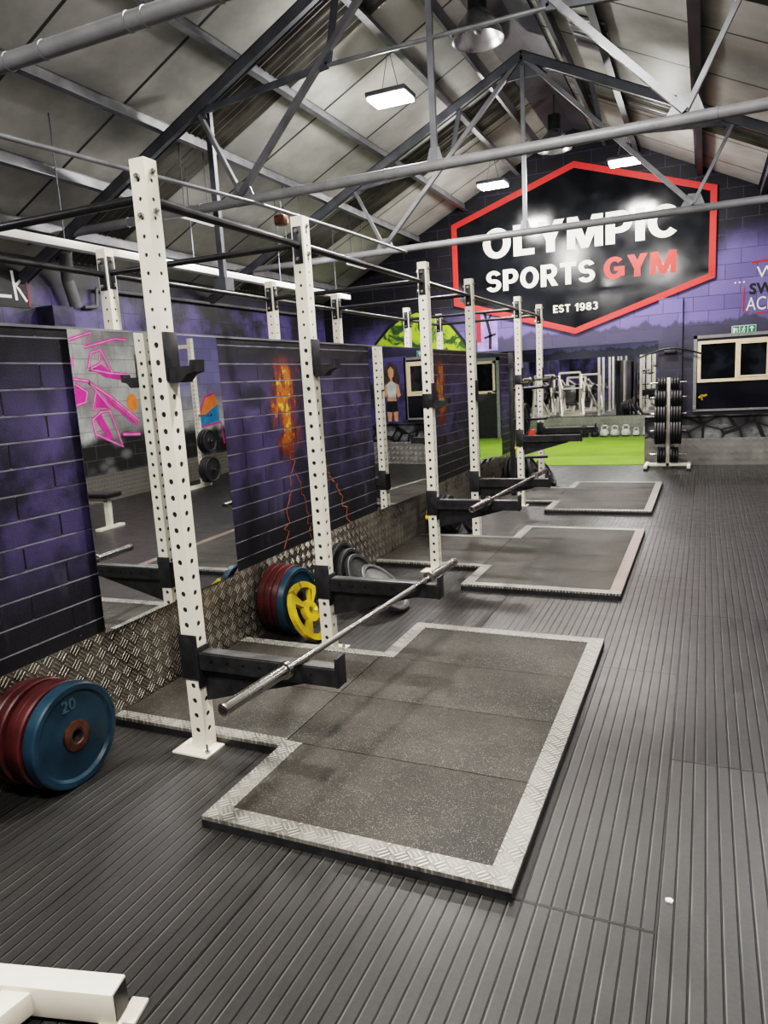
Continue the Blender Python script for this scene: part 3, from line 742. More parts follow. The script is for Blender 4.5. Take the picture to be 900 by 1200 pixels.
# ------------------------------------------------------------------ window in the end wall
wn = struct(MB().box(-.18, -.13, YG - .05, YG, .90, 2.09).box(-.18, 1.0, YG - .05, YG, 2.04, 2.09).box(-.18, 1.0, YG - .05, YG, .88, .915).box(.955, 1.0, YG - .05, YG, .9, 2.09).build('window_1', 'greyframe'))
MB().box(-.13, .955, YG - .03, YG, .915, 1.34).build('lower_board', 'signblack', wn)
def frame(mb, x0, x1, z0, z1, w, y0, y1): mb.box(x0, x0 + w, y0, y1, z0, z1).box(x1 - w, x1, y0, y1, z0, z1).box(x0 + w, x1 - w, y0, y1, z0, z0 + w).box(x0 + w, x1 - w, y0, y1, z1 - w, z1); return mb
mb = MB(); frame(mb, -.12, .95, 1.345, 2.0, .05, YG - .045, YG); mb.box(.43, .475, YG - .048, YG, 1.36, 1.98)
fr = mb.build('window_frame', 'cream', wn); mb = MB(); frame(mb, .475, .90, 1.40, 1.95, .03, YG - .05, YG).build('sliding_sash', 'cream', fr)
MB().box(-.07, .43, YG - .03, YG, 1.395, 1.95).build('pane', 'glass', fr); MB().box(.505, .87, YG - .032, YG, 1.43, 1.92).build('pane', 'glass', fr)
# small yellow mark on the board
mg = lambda u, v, n: (u, YG - .031 - n, v)
MB().stroke([(-.09, 1.10), (-.05, 1.14), (-.01, 1.13), (.03, 1.15)], .035, mg, .001).stroke([(-.05, 1.14), (-.04, 1.06)], .02, mg, .001).build('yellow_mark', 'yellow', wn)

# exit sign
ex = tag(empty('exit_sign', (.54, YG, 2.14)), 'green emergency exit sign above the hatch window', 'exit sign')
MB().box(-.172, .172, -.014, 0, -.062, .062).build('backing', 'signw', ex)
MB().box(-.165, -.065, -.017, -.013, -.055, .055).box(-.055, .050, -.017, -.013, -.055, .055).box(.06, .165, -.017, -.013, -.055, .055).build('green_panel', 'green', ex)
me_ = lambda u, v, n: (u, -.0172 - n, v)
m_ = MB().stroke([(.112, -.04), (.112, .035)], .016, me_, .001).stroke([(.085, .008), (.112, .04)], .014, me_, .001).stroke([(.139, .008), (.112, .04)], .014, me_, .001)
m_.stroke([(-.0, .02), (-.012, -.012), (.012, -.022), (.0, -.048)], .012, me_, .001).stroke([(-.012, -.012), (-.035, -.042)], .010, me_, .001).stroke([(-.03, .012), (0, .02), (.022, 0)], .009, me_, .001)
m_.box(-.006, .012, -.0182, -.0172, .028, .046)
m_.box(-.15, -.125, -.0182, -.0172, -.045, .035).stroke([(-.10, .03), (-.112, -.005), (-.09, -.02), (-.10, -.048)], .011, me_, .001).stroke([(-.125, .012), (-.075, .008)], .009, me_, .001)
m_.build('pictogram', 'signw', ex)

# ------------------------------------------------------------------ the big sign
SY = YG - .03
sg = tag(empty('gym_sign', (-2.05, SY, 0)), 'huge black hexagonal gym sign with red border on the gable', 'sign')
hexo = [(-2.15, 4.32), (0, 5.04), (2.16, 4.34), (2.16, 2.97), (0, 2.27), (-2.15, 2.93)]
def inset(P, w):
    out = []; n_ = len(P)
    for i in range(n_):
        a = Vector(P[i - 1]); b = Vector(P[i]); c = Vector(P[(i + 1) % n_])
        d1 = (b - a).normalized(); d2 = (c - b).normalized(); n1 = Vector((d1.y, -d1.x)); n2 = Vector((d2.y, -d2.x))
        k = (n1 + n2) / (1 + n1.dot(n2)); out.append(tuple(b + k * w))
    return out
MB().prism(hexo, 'Y', 0, .03).build('board', 'signblack', sg)
hi = inset(hexo, .095); mb = MB()
for i in range(6):
    j = (i + 1) % 6; vs = []
    for y in (0.0, -.012):
        for p in (hexo[i], hexo[j], hi[j], hi[i]): vs.append(mb.bm.verts.new((p[0], y, p[1])))
    for q in ((0, 1, 2, 3), (4, 7, 6, 5), (0, 4, 5, 1), (2, 6, 7, 3)): mb.bm.faces.new([vs[k] for k in q])
mb.build('border', 'signred', sg)
T_ = .235
def arc(cx, cz, rx, rz, a0, a1, t=T_, n_=20):
    P = []
    for i in range(n_):
        u, v = math.radians(a0 + (a1 - a0) * i / n_), math.radians(a0 + (a1 - a0) * (i + 1) / n_)
        q = lambda w_, k: (cx + (rx - k) * math.cos(w_), cz + (rz - k * .85) * math.sin(w_))
        P.append([q(u, 0), q(v, 0), q(v, t), q(u, t)])
    return P
def rect(x0, x1, z0, z1): return [[(x0, z0), (x1, z0), (x1, z1), (x0, z1)]]
GL = {
 'O': (.86, arc(.43, .5, .43, .5, 0, 360)), 'I': (.25, rect(.0, .25, 0, 1)), 'L': (.62, rect(0, .25, 0, 1) + rect(0, .62, 0, .20)),
 'Y': (.80, rect(.275, .525, 0, .45) + [[(0, 1), (.28, 1), (.525, .45), (.275, .38)], [(.80, 1), (.52, 1), (.275, .45), (.525, .38)]]),
 'M': (1.0, rect(0, .23, 0, 1) + rect(.77, 1.0, 0, 1) + [[(0, 1), (.30, 1), (.60, 0), (.40, 0)], [(1.0, 1), (.70, 1), (.40, 0), (.60, 0)]]),
 'P': (.72, rect(0, .25, 0, 1) + rect(.2, .42, .80, 1) + rect(.2, .42, .32, .50) + arc(.40, .66, .32, .34, -90, 90, .23)),
 'R': (.78, rect(0, .25, 0, 1) + rect(.2, .42, .80, 1) + rect(.2, .42, .36, .54) + arc(.42, .68, .32, .32, -90, 90, .23) + [[(.28, .42), (.52, .44), (.78, 0), (.50, 0)]]),
 'C': (.80, arc(.43, .5, .43, .5, 42, 318)), 'G': (.84, arc(.43, .5, .43, .5, 42, 335) + rect(.42, .84, .36, .54) + rect(.62, .84, .10, .5)),
 'S': (.72, arc(.36, .70, .35, .30, 20, 270, .22) + arc(.36, .30, .36, .30, 90, -160, .22)),
 'T': (.72, rect(.235, .485, 0, 1) + rect(0, .72, .80, 1)), 'E': (.62, rect(0, .25, 0, 1) + rect(0, .62, .80, 1) + rect(0, .57, .41, .59) + rect(0, .62, 0, .20)),
 '1': (.42, rect(.18, .42, 0, 1) + [[(0, .62), (.0, .80), (.22, 1), (.3, .82)]]), '9': (.68, arc(.34, .66, .34, .34, 0, 360, .21) + arc(.34, .40, .34, .40, 20, -145, .21)),
 '8': (.68, arc(.34, .73, .31, .27, 0, 360, .19) + arc(.34, .28, .34, .28, 0, 360, .20)), '3': (.64, arc(.31, .72, .31, .28, 150, -90, .20) + arc(.31, .29, .33, .29, 90, -150, .20))}
def letters(body, x0, x1, z0, z1, mat, gap, name):
    tot = sum(GL[c][0] for c in body) + gap * (len(body) - 1); sx = (x1 - x0) / tot; sz = z1 - z0; x = x0; mb = MB()
    for i, c in enumerate(body):
        w_, polys = GL[c]
        for k, p in enumerate(polys): mb.prism([(x + q[0] * sx, z0 + q[1] * sz) for q in p], 'Y', -.009 - k * .00025, .001)
        x += (w_ + gap) * sx
    return mb.build(name, mat, sg)
letters('OLYMPIC', -1.58, 1.62, 3.66, 4.17, 'signwhite', .075, 'lettering')
letters('SPORTS', -1.54, .33, 3.10, 3.46, 'signwhite', .085, 'lettering')
letters('GYM', .47, 1.59, 3.11, 3.46, 'signred', .10, 'lettering')
letters('EST', -.37, -.08, 2.645, 2.775, 'signwhite', .12, 'lettering'); letters('1983', .0, .375, 2.645, 2.775, 'signwhite', .12, 'lettering')

# ------------------------------------------------------------------ murals on the walls
GY = YG - .001
mgw = lambda u, v, n: (u, GY - n, v)
mb = MB(); mb.prism([(-5.95, 2.08), (-5.8, 2.36), (-5.5, 2.64), (-5.2, 2.82), (-4.95, 2.88), (-4.65, 2.78), (-4.3, 2.58), (-4.1, 2.32), (-3.95, 2.08)], 'Y', GY - .004, GY)
g = mb.build('green_mural_patch', 'greenmural', gable)
MB().stroke([(-5.97, 2.06), (-5.82, 2.37), (-5.52, 2.67), (-5.2, 2.85), (-4.95, 2.91), (-4.64, 2.82), (-4.28, 2.6), (-4.06, 2.32), (-3.9, 2.06)], .05, lambda u, v, n: (u, GY - .002 - n, v), .004).build('mural_outline', 'paintblack', gable)
mb = MB(); mb.box(-3.80, -3.42, GY - .006, GY, 2.09, 2.9); o = mb.build('wall_poster', plain('lilac_poster_paper', (.30, .24, .62), .6, 0, .25, 5)); tag(o, 'lilac poster with red stripe and black brush marks above the opening', 'poster')
MB().box(-3.80, -3.72, GY - .008, GY - .006, 2.25, 2.75).build('red_stripe', 'paintred', o)
mo = lambda u, v, n: (u, GY - .006 - n, v)
MB().stroke([(-3.68, 2.86), (-3.6, 2.6), (-3.55, 2.38), (-3.56, 2.12)], .05, mo, .003).stroke([(-3.66, 2.32), (-3.45, 2.38)], .035, mo, .003).stroke([(-3.60, 2.62), (-3.52, 2.72)], .03, mo, .003).build('brush_marks', 'paintblack', o)
# graffiti words by the window
def wallword(body, x0, x1, z0, z1, mat, name, bold=.0, wall=gable):
    me = text_mesh(body, x0, x1, z0, z1, bold, .004); orient(me, '-Y', (0, GY - .002, 0)); return link(name, me, mat, wall)
wallword('WE', .69, 1.10, 2.90, 3.07, 'paintwhite', 'painted_word', .0)
wallword('SW', .60, .93, 2.66, 2.83, 'paintblack', 'painted_word', .03)
wallword('ACK', .56, .98, 2.42, 2.62, 'paintwhite', 'painted_word', .0)
MB().stroke([(.53, 2.78), (.52, 2.42), (.60, 2.40)], .018, mgw, .003).stroke([(.70, 2.37), (1.0, 2.40)], .018, mgw, .003).stroke([(.62, 3.14), (1.0, 3.17)], .03, mgw, .003).build('red_brush_line', 'paintred', gable)
mb = MB()
for x in (.40, .46, .52): mb.prism([(x + .014 * math.cos(t), 2.86 + .014 * math.sin(t)) for t in [k * PI / 4 for k in range(8)]], 'Y', GY - .003, GY)
mb.build('painted_dots', 'paintwhite', gable)
# arched bar hanging on the end wall
mb = MB(); pts = []
for i in range(13):
    t = i / 12; pts.append((-1.0 + t * .95, YG - .10, 1.80 + .12 * math.sin(PI * t) ))
mb.path(pts, .014, 8); mb.rod((-.53, YG - .1, 1.92), (-.53, YG, 1.92), .02)
o = mb.build('arched_bar', 'blackbar'); tag(o, 'thin arched black bar mounted on the end wall above the plate tree', 'bar')
MB().box(-.62, -.44, YG - .13, YG - .05, 1.84, 1.90, .01).build('bracket', 'black', o)
# left wall: dark painted board with white strokes
LX = XL + .001
o = MB().box(XL + .001, XL + .01, 4.2, 6.02, 2.66, 3.17).build('painted_board', plain('dark_board_paint', (.01, .01, .012), .6)); tag(o, 'dark board on the left wall with a white painted k and thin red outline', 'board')
ml = lambda u, v, n: (XL + .010 + n, u, v)
MB().stroke([(5.83, 3.045), (5.85, 2.735)], .033, ml, .003).stroke([(5.99, 3.0), (5.86, 2.895), (5.89, 2.86), (5.98, 2.73)], .03, ml, .003).stroke([(5.3, 2.765), (5.79, 2.77)], .033, ml, .003).build('white_letter', 'paintwhite', o)
MB().stroke([(4.3, 3.15), (6.0, 3.14), (6.01, 2.68)], .014, ml, .003).build('red_outline', 'paintred', o)
MB().box(XL, XL + .25, 6.10, 6.40, 0, 2.68).build('wall_pier', 'leftwall', bpy.data.objects['wall_left'])
o = MB().path([(XL + .34, 6.30, 3.28), (XL + .16, 6.45, 3.0), (XL + .14, 6.55, 2.70)], .07, 14).build('vent_pipe', 'band'); tag(o, 'grey bent vent pipe on the left wall beside the board', 'pipe')
o = MB().path([(XL + .06, 6.75, 2.72), (XL + .06, 6.95, 2.74), (XL + .06, 6.98, 2.95), (XL + .06, 12.4, 2.95)], .022, 8).build('wall_conduit', 'band'); tag(o, 'thin dark conduit running along the left wall', 'pipe')

# right wall mural (seen in the mirrors)
RW = bpy.data.objects['wall_right']
GO = .50
mr = lambda u, v, n: (XR - .001 - n, u + GO, v)
S = [[(8.02, 2.53), (8.5, 2.66), (8.33, 2.43), (9.02, 2.58), (9.27, 2.57)], [(8.35, 2.1), (8.45, 2.35), (8.66, 2.4), (8.61, 2.25), (8.62, 2.18), (8.35, 2.08)], [(8.35, 2.1), (8.8, 2.03), (9.27, 2.0)], [(8.66, 2.4), (8.87, 2.03)],
     [(8.0, 1.95), (8.32, 1.91), (8.74, 1.455), (8.335, 1.477), (8.47, 1.774)], [(7.96, 1.54), (8.21, 1.59), (8.27, 1.74), (8.04, 1.87)], [(8.35, 1.04), (8.31, 1.31), (8.5, 1.42), (8.71, 1.43), (8.915, .83), (8.355, 1.08)], [(8.32, 1.9), (8.8, 1.63), (9.37, 1.23)], [(8.95, 1.03), (9.37, 1.0)], [(8.03, 2.28), (8.03, 2.12)]]
mb = MB(); m2 = MB()
for s_ in S: mb.stroke(s_, .06, mr, .003); m2.stroke(s_, .018, lambda u, v, n: (XR - .004 - n, u + GO, v), .002)
mb.build('pink_graffiti', 'pink', RW); m2.build('graffiti_highlight', 'palepink', RW)
mb = MB()
for poly in ([(8.36, 2.09), (8.6, 2.2), (8.85, 2.04)], [(8.4, 1.5), (8.47, 1.74), (8.7, 1.47)], [(8.36, 1.32), (8.5, 1.4), (8.72, 1.0), (8.6, .98)], [(7.98, 1.56), (8.2, 1.6), (8.25, 1.72), (8.02, 1.84)], [(8.45, 2.08), (9.2, 1.98), (9.3, 1.88), (8.7, 1.96)], [(8.6, 1.72), (9.3, 1.22), (9.34, 1.12), (8.7, 1.55)]): mb.prism([(q[0] + GO, q[1]) for q in poly], 'X', XR - .003, XR)
mb.build('graffiti_fill', 'pink', RW)
MB().prism([(9.26 + GO + .13 * math.cos(t * PI / 12), 1.54 + .15 * math.sin(t * PI / 12)) for t in range(24)], 'X', XR - .004, XR).build('orange_disc', 'orange', RW)
MB().prism([(q[0] + GO, q[1]) for q in [(11.65, 1.6), (11.35, 1.54), (11.1, 1.2), (11.35, 1.25), (11.75, 1.42)]], 'X', XR - .004, XR).build('orange_patch', 'orange', RW)
MB().prism([(q[0] + GO, q[1]) for q in [(11.1, 1.19), (10.98, 1.0), (11.75, 1.06), (11.75, 1.40), (11.35, 1.24)]], 'X', XR - .004, XR).build('blue_patch', 'cyan', RW)
MB().stroke([(11.65, 1.62), (11.33, 1.56), (11.08, 1.2), (10.94, .98), (11.8, 1.04), (11.85, .6)], .035, mr, .006).build('pink_outline', 'pink', RW)
struct(MB().box(XR - .012, XR, YB, YG, 0, .43).build('trim_6', m_checker('tread_plate_right_wall', 'yz', .05, (.16, .15, .14), (.5, .48, .44), .3, .8)))
# woman mural on the end wall, right of the window (seen in the middle mirror)
gz = lambda P: MB().prism(P, 'Y', GY - .004, GY)
WX, WZ = 1.30, .84
def wp(L): return [(WX + x, WZ + z) for x, z in L]
gw = lambda P, mat, nm, d=.0: MB().prism(wp(P), 'Y', YG - .056 - d, YG - .05).build(nm, mat, gable)
MB().box(.965, 1.95, YG - .05, YG, .82, 2.12).build('mural_panel', 'leftwall', gable)
gw([(-.12, .62), (-.20, .82), (-.15, 1.08), (0, 1.20), (.13, 1.10), (.20, .85), (.15, .6)], 'hair', 'mural_hair')
gw([(-.06, .92), (-.065, 1.03), (0, 1.10), (.065, 1.03), (.06, .92), (.02, .86), (.03, .80), (.15, .74), (.19, .55), (.13, .50), (.10, .60), (-.10, .60), (-.14, .48), (-.20, .53), (-.16, .74), (-.03, .80), (-.02, .86)], 'skin', 'mural_skin', .002)
gw([(-.11, .74), (-.05, .80), (.05, .80), (.11, .74), (.10, .50), (-.09, .50)], 'tank', 'mural_top', .004)
gw([(-.09, .50), (.10, .50), (.11, .40), (-.10, .40)], 'skin', 'mural_waist', .002)
gw([(-.10, .42), (.11, .42), (.14, .22), (.02, .20), (0, .28), (-.02, .20), (-.13, .22)], 'paintblack', 'mural_shorts', .004)
gw([(-.12, .22), (-.02, .20), (-.04, .02), (-.11, .02)], 'skin', 'mural_leg', .002); gw([(.02, .20), (.13, .22), (.11, .02), (.04, .02)], 'skin', 'mural_leg', .002)

# ------------------------------------------------------------------ roof steelwork
def purlin(x, w, h, lab, ya=YB, yb=YG, mat='galv'):
    z = roofz(x) - .003
    mb = MB(); mb.box(x - .004, x + .004, ya, yb, z - h, z - .02).box(x - .004, x + w, ya, yb, z - h - .006, z - h).box(x - w * .6, x + .004, ya, yb, z - .03, z - .024)
    o = mb.build('roof_purlin', mat); tag(o, lab, 'roof purlin', 'steel purlins under the roof lining'); return o
for x, nm in ((-4.83, 'grey purlin on the left slope, second from the eaves'), (-5.66, 'grey purlin on the left slope, nearest the eaves above the tray'), (-6.35, 'lowest grey purlin on the left slope'), (-3.95, 'grey purlin halfway up the left slope'), (-3.02, 'grey purlin on the left slope carrying two lit panels'),
              (-1.10, 'dark purlin on the right slope carrying the far lit panel'), (-.17, 'dark purlin halfway down the right slope'), (.71, 'dark purlin low on the right slope'), (1.55, 'dark purlin on the right slope near the eaves')):
    purlin(x, .07, .14, nm, mat='galv' if x < XC else 'steel')
for x, s_ in ((-2.55, 'left'), (-1.57, 'right')):
    o = MB().box(x - .02, x + .02, YB, YG, roofz(x) - .16, roofz(x) - .01).build('ridge_purlin', 'steel_light' if x < XC else 'steel'); tag(o, 'long purlin just %s of the roof ridge' % s_, 'roof purlin')
o = MB().prism([(XC - .30, RZ - .19), (XC, RZ - .045), (XC + .30, RZ - .19), (XC + .30, RZ - .15), (XC, RZ - .001), (XC - .30, RZ - .15)], 'Y', YB, YG).build('ridge_capping', 'steel'); tag(o, 'dark ridge capping along the roof apex', 'ridge capping')
def skylight(y0, y1, side, lab):
    mb = MB(); n_ = 48; bm = mb.bm; xe = XL + .05 if side < 0 else XR - .05
    xs = (XC + side * .32, xe); prev = None
    for i in range(n_ + 1):
        y = y0 + (y1 - y0) * i / n_; dz = -.022 + .016 * math.cos(i / n_ * 2 * PI * 9)
        cur = [bm.verts.new((x, y, roofz(x) + dz)) for x in xs]
        if prev: bm.faces.new((prev[0], prev[1], cur[1], cur[0]))
        prev = cur
    o = mb.build('corrugated_rooflight', 'skylight'); tag(o, lab, 'rooflight', 'corrugated rooflight strips'); return o
for y0, nm in ((2.5, 'nearest'), (6.2, 'middle'), (10.05, 'farthest')):
    for s_, sn in ((-1, 'left'), (1, 'right')): skylight(y0, y0 + .85, s_, '%s dark corrugated rooflight strip on the %s slope' % (nm, sn))

TZ = 3.35
def truss(y, lab, lagged=True):
    t = tag(empty('roof_truss', (XC, y, 0)), lab, 'roof truss', 'steel roof trusses')
    za = RZ - .27                      # rafter centre at apex
    rz = lambda dx: za - PIT * abs(dx)
    for s_ in (-1, 1):
        xe = (XL - XC + .02) * 1.0 if s_ < 0 else XR - XC - .02
        MB().bar((0, -.03, rz(0)), (xe, -.03, rz(xe)), .05, .10).bar((0, .03, rz(0)), (xe, .03, rz(xe)), .006, .10).bar((0, 0, rz(0) + .05), (xe, 0, rz(xe) + .05), .11, .008).build('rafter', 'steel', t)
        n = s_ * 1.89; mdx = s_ * 2.30; qx = s_ * .95
        MB().bar((n, 0, TZ + .05), (mdx, 0, rz(mdx)), .05, .035).build('web_strut', 'galv', t)
        MB().bar((n, -.02, TZ + .05), (s_ * .04, -.02, rz(0) - .05), .05, .05).build('web_strut', 'galv' if s_ > 0 else 'steel_light', t)
        MB().bar((mdx, 0, rz(mdx) - .02), (s_ * .92, 0, 4.30), .035, .05).build('web_tie', 'steel', t)
        MB().bar((s_ * .92, 0, 4.30), (s_ * .78, 0, rz(.78)), .035, .05).build('web_strut', 'steel', t)
        MB().prism([(n - .13, TZ + .03), (n + .13, TZ + .03), (n + .08, TZ + .16), (n - .05, TZ + .17)], 'Y', -.006, .006).build('gusset_plate', 'galv', t)
        MB().prism([(mdx - .10, rz(mdx) - .10), (mdx + .10, rz(mdx) - .08), (mdx + .06, rz(mdx) + .04), (mdx - .06, rz(mdx) + .04)], 'Y', -.006, .006).build('gusset_plate', 'steel', t)
        f = MB().bar((s_ * 4.3, 0, TZ + .02), (s_ * 4.3, 0, rz(4.3)), .04, .04).build('web_strut', 'steel', t)
    MB().rod((-.92, 0, 4.30), (.92, 0, 4.30), .018).build('collar_tie', 'galv', t)
    MB().bar((0, 0, TZ + .03), (0, 0, rz(0) - .1), .05, .035).build('king_post', 'steel_light', t)
    MB().prism([(-.07, TZ + .03), (.07, TZ + .03), (.04, TZ + .14), (-.04, TZ + .14)], 'Y', -.006, .006).build('gusset_plate', 'galv', t)
    MB().prism([(-.3, rz(.3) - .1), (0, rz(0) - .24), (.3, rz(.3) - .1), (0, rz(0) + .05)], 'Y', -.008, .008).build('gusset_plate', 'steel', t)
    x = XL - XC + .05; prof = [(x, 0), (x, .043)]; k = 0; x += .3
    while x < XR - XC - .3:
        prof += [(x, .043), (x + .001, .047), (x + .013, .047), (x + .014, .043)]; k += 1; x += (.55, .10, .42, .7, .25)[k % 5]
    prof += [(XR - XC - .05, .043), (XR - XC - .05, 0)]
    MB().lathe(prof, (0, 0, TZ), 'X', 24).build('bottom_tie', 'pipe', t)
    return t
truss(2.96, 'nearest steel roof truss, only its thick grey tie crossing the top left corner')
truss(5.97, 'middle steel roof truss with a grey lagged tie above the first rack')
truss(9.26, 'farthest steel roof truss, its tie crossing the gym sign')
truss(-.35, 'steel roof truss behind the camera position')

o = MB().path([(-4.2, 2.3, 3.27), (-4.07, 3.5, 3.28), (-3.73, 5.85, 3.28), (-3.62, 7.6, 3.28), (-3.58, 9.1, 3.28)], .018, 10)
o = o.build('conduit_pipe', 'galv'); tag(o, 'thin grey conduit pipe hung lengthwise over the racks', 'pipe')
o = MB().box(-5.25, -5.15, 2.0, 10.6, 2.95, 3.02, .005).build('cable_tray', 'tray'); tag(o, 'long white cable tray hung above the back of the racks', 'cable tray')
for y in (3.2, 5.0, 6.8, 8.6, 10.2): MB().rod((-5.2, y, 3.02), (-5.2, y, roofz(-5.2)), .006, seg=6).build('hanger', 'steel', o)
for y, nm in ((6.3, 'nearest'), (8.3, 'middle'), (10.2, 'farthest')):
    o = MB().box(-5.0, -4.9, y, y + .62, 3.42, 3.48, .01).build('fluorescent_batten', 'tube'); l = bpy.data.lights.new('batten_fill', 'AREA'); l.shape = 'RECTANGLE'; l.size = .08; l.size_y = .55; l.energy = 26; lo = bpy.data.objects.new('batten_fill', l); COL.objects.link(lo); lo.location = (-4.95, y + .31, 3.41); tag(o, '%s white batten light with added glow below the left slope' % nm, 'light', 'batten lights on the left')  # area lamp added under each batten to brighten the left side
    for q in (.1, .5): MB().rod((-4.95, y + q, 3.48), (-4.95, y + q, roofz(-4.95)), .005, seg=6).build('hanger', 'steel', o)
o = MB().bar((-4.35, 6.12, 2.62), (-4.35, 6.12, 4.35), .06, .05); o.box(-4.42, -4.28, 6.05, 6.19, 2.60, 2.72)
o = o.build('hanging_post', 'steel'); tag(o, 'dark steel post hanging from the middle truss on the left', 'post')
o = MB().box(-3.9, -3.78, 6.4, 6.5, 3.2, 3.3, .02).build('junction_box', 'bronze'); tag(o, 'small brown junction box near the conduit pipe', 'junction box')
MB().rod((-3.84, 6.45, 3.3), (-3.84, 6.45, 3.42), .01).build('stem', 'galv', o)
# vent panel high on the right slope
mb = MB()
for k in range(4): mb.bar((-1.38 + k * .0, 8.35 + k * .22, roofz(-1.38) - .03), (-1.0, 8.35 + k * .22, roofz(-1.0) - .03), .14, .02)
o = mb.build('roof_vent', 'galv'); tag(o, 'grey slatted vent high on the right roof slope', 'vent')

# lamps ----------------------------------------------------------------
def led(x, y, z, lab, e=120):
    t = tag(empty('led_flood_light', (x, y, z)), lab, 'light', 'lit led panels')
    MB().box(-.22, .22, -.16, .16, 0, .05, .01).build('housing', 'steel_light', t)
    MB().box(-.205, .205, -.145, .145, -.03, 0, .01).build('diffuser', 'led', t)
    pl = bpy.data.lights.new('led_spill', 'POINT'); pl.energy = e * .55; pl.shadow_soft_size = .12; pl.color = (1, .97, .92)
    po = bpy.data.objects.new('led_spill', pl); COL.objects.link(po); po.location = (x, y, z - .16)
    h = roofz(x) - .15 - z
    for q in (-.1, .1): MB().rod((q, 0, .05), (0, 0, h), .004, seg=6).build('hanging_wire', 'galv', t)
    l = bpy.data.lights.new('led_light', 'AREA'); l.shape = 'RECTANGLE'; l.size = .40; l.size_y = .28; l.energy = e; l.color = (1, .96, .90)
    lo = bpy.data.objects.new('led_light', l); COL.objects.link(lo); lo.location = (x, y, z - .035)
led(-3.02, 7.44, 4.5, 'brightly lit led panel hanging left of the ridge, nearest of the three in view', 150)
led(-3.02, 11.4, 4.5, 'brightly lit led panel hanging left of the ridge before the gable', 110)
led(-1.10, 11.33, 4.5, 'brightly lit led panel hanging right of the ridge before the gable', 110)
led(-1.10, 3.5, 4.5, 'lit led panel overhead on the right slope', 170)
led(-3.02, -.6, 4.5, 'lit led panel behind the camera on the left slope', 200)
led(.3, .2, 4.1, 'lit led panel behind the camera on the right slope', 170)
for i, (x, y) in enumerate(((-4.0, 15.8), (-1.6, 15.8), (1.4, 15.8))):
    t = tag(empty('ceiling_light', (x, y, 2.9)), ('left', 'middle', 'right')[i] + ' square ceiling light over the turf', 'light', 'square lights over the turf')
    MB().box(-.3, .3, -.3, .3, -.03, 0, .004).build('frame', 'pvc', t); MB().box(-.27, .27, -.27, .27, -.034, -.03).build('diffuser', 'led', t)
    l = bpy.data.lights.new('turf_light', 'AREA'); l.size = .5; l.energy = 60; lo = bpy.data.objects.new('turf_light', l); COL.objects.link(lo); lo.location = (x, y, 2.85)
for i, (x, y, e) in enumerate(((-5.6, 1.0, 45), (1.2, 7.5, 60))):  # unseen fill lights added to brighten the two sides
    z = roofz(x) - .22
    t = tag(empty('ceiling_light', (x, y, z)), ('added low square fill light on the left slope behind the camera', 'added square fill light on the right slope out of frame')[i], 'light')
    MB().box(-.2, .2, -.2, .2, -.03, .03, .004).build('frame', 'pvc', t); MB().box(-.17, .17, -.17, .17, -.034, -.03).build('diffuser', 'led', t)
    MB().rod((0, 0, .03), (0, 0, .22), .008).build('stem', 'galv', t)
    l = bpy.data.lights.new('side_fill', 'AREA'); l.size = .35; l.energy = e; lo = bpy.data.objects.new('side_fill', l); COL.objects.link(lo); lo.location = (x, y, z - .05)
def highbay(x, y, z, lab):
    t = tag(empty('high_bay_lamp', (x, y, z)), lab, 'lamp', 'unlit dome lamps under the ridge')
    MB().lathe([(0, .25), (.02, .245), (.08, .225), (.18, .16), (.25, .10), (.27, .08), (.265, .07), (.24, .09), (.17, .15), (.07, .215), (.012, .237), (0, .25)], axis='Z', seg=40).build('dome_shade', 'dome', t)
    MB().rod((0, 0, .26), (0, 0, .46), .09, seg=24).build('ballast_housing', 'black', t)
    MB().rod((0, 0, .46), (0, 0, RZ - .06 - z), .012).build('stem', 'steel', t)
    MB().rod((0, 0, .10), (0, 0, .26), .03).ball((0, 0, .10), .045).build('bulb', 'galv', t)
highbay(XC, 7.38, 4.80, 'unlit aluminium dome lamp under the ridge, nearer one')
highbay(XC, 11.26, 4.80, 'unlit aluminium dome lamp under the ridge, farther one')

# ------------------------------------------------------------------ benches and machines
def bench(loc, rz, lab):
    t = tag(empty('weight_bench', loc, (0, 0, rz)), lab, 'bench')
    cf = (0, 0, .405)
    c = MB().box(-.34, .262, -.035, .035, .015, .105, .004).build('cross_foot', 'white', t, rot=cf)
    MB().box(.2615, .2645, -.029, .029, .021, .099).build('end_opening', 'black', c)
    MB().box(.212, .272, -.045, -.015, .0, .014, .002).box(.257, .305, -.02, .06, .0, .012, .002).build('foot_tab', 'white', c)
    MB().box(-.33, -.27, -.045, .045, 0, .014, .002).build('foot_tab', 'white', c)
    MB().box(-.04, .04, -1.15, -.02, .025, .090, .004).build('spine', 'white', t)
    for y in (-.14, -.20): MB().rod((-.03, y, .09), (-.03, y, .10), .014, seg=6).rod((-.03, y, .10), (-.03, y, .115), .007, seg=8).build('bolt', 'chrome', t)
    MB().box(-.28, .28, -1.22, -1.15, .02, .09, .004).build('rear_foot', 'white', t)
    for x in (-.24, .24): MB().box(x - .04, x + .04, -1.22, -1.15, 0, .02).build('foot_tab', 'white', t)
    MB().bar((0, -1.1, .09), (0, -.95, .40), .06, .06, (0, 1, 0)).bar((0, -.62, .09), (0, -.70, .40), .06, .06, (0, 1, 0)).bar((0, -.62, .40), (0, -1.2, .40), .06, .05).build('support', 'white', t)
    MB().box(-.14, .14, -1.35, -.58, .43, .50, .015).build('seat_pad', 'pad', t)
    return t
bench((-1.63, 1.12, 0), -.155, 'white bench frame with its square tube foot poking into the bottom left corner')
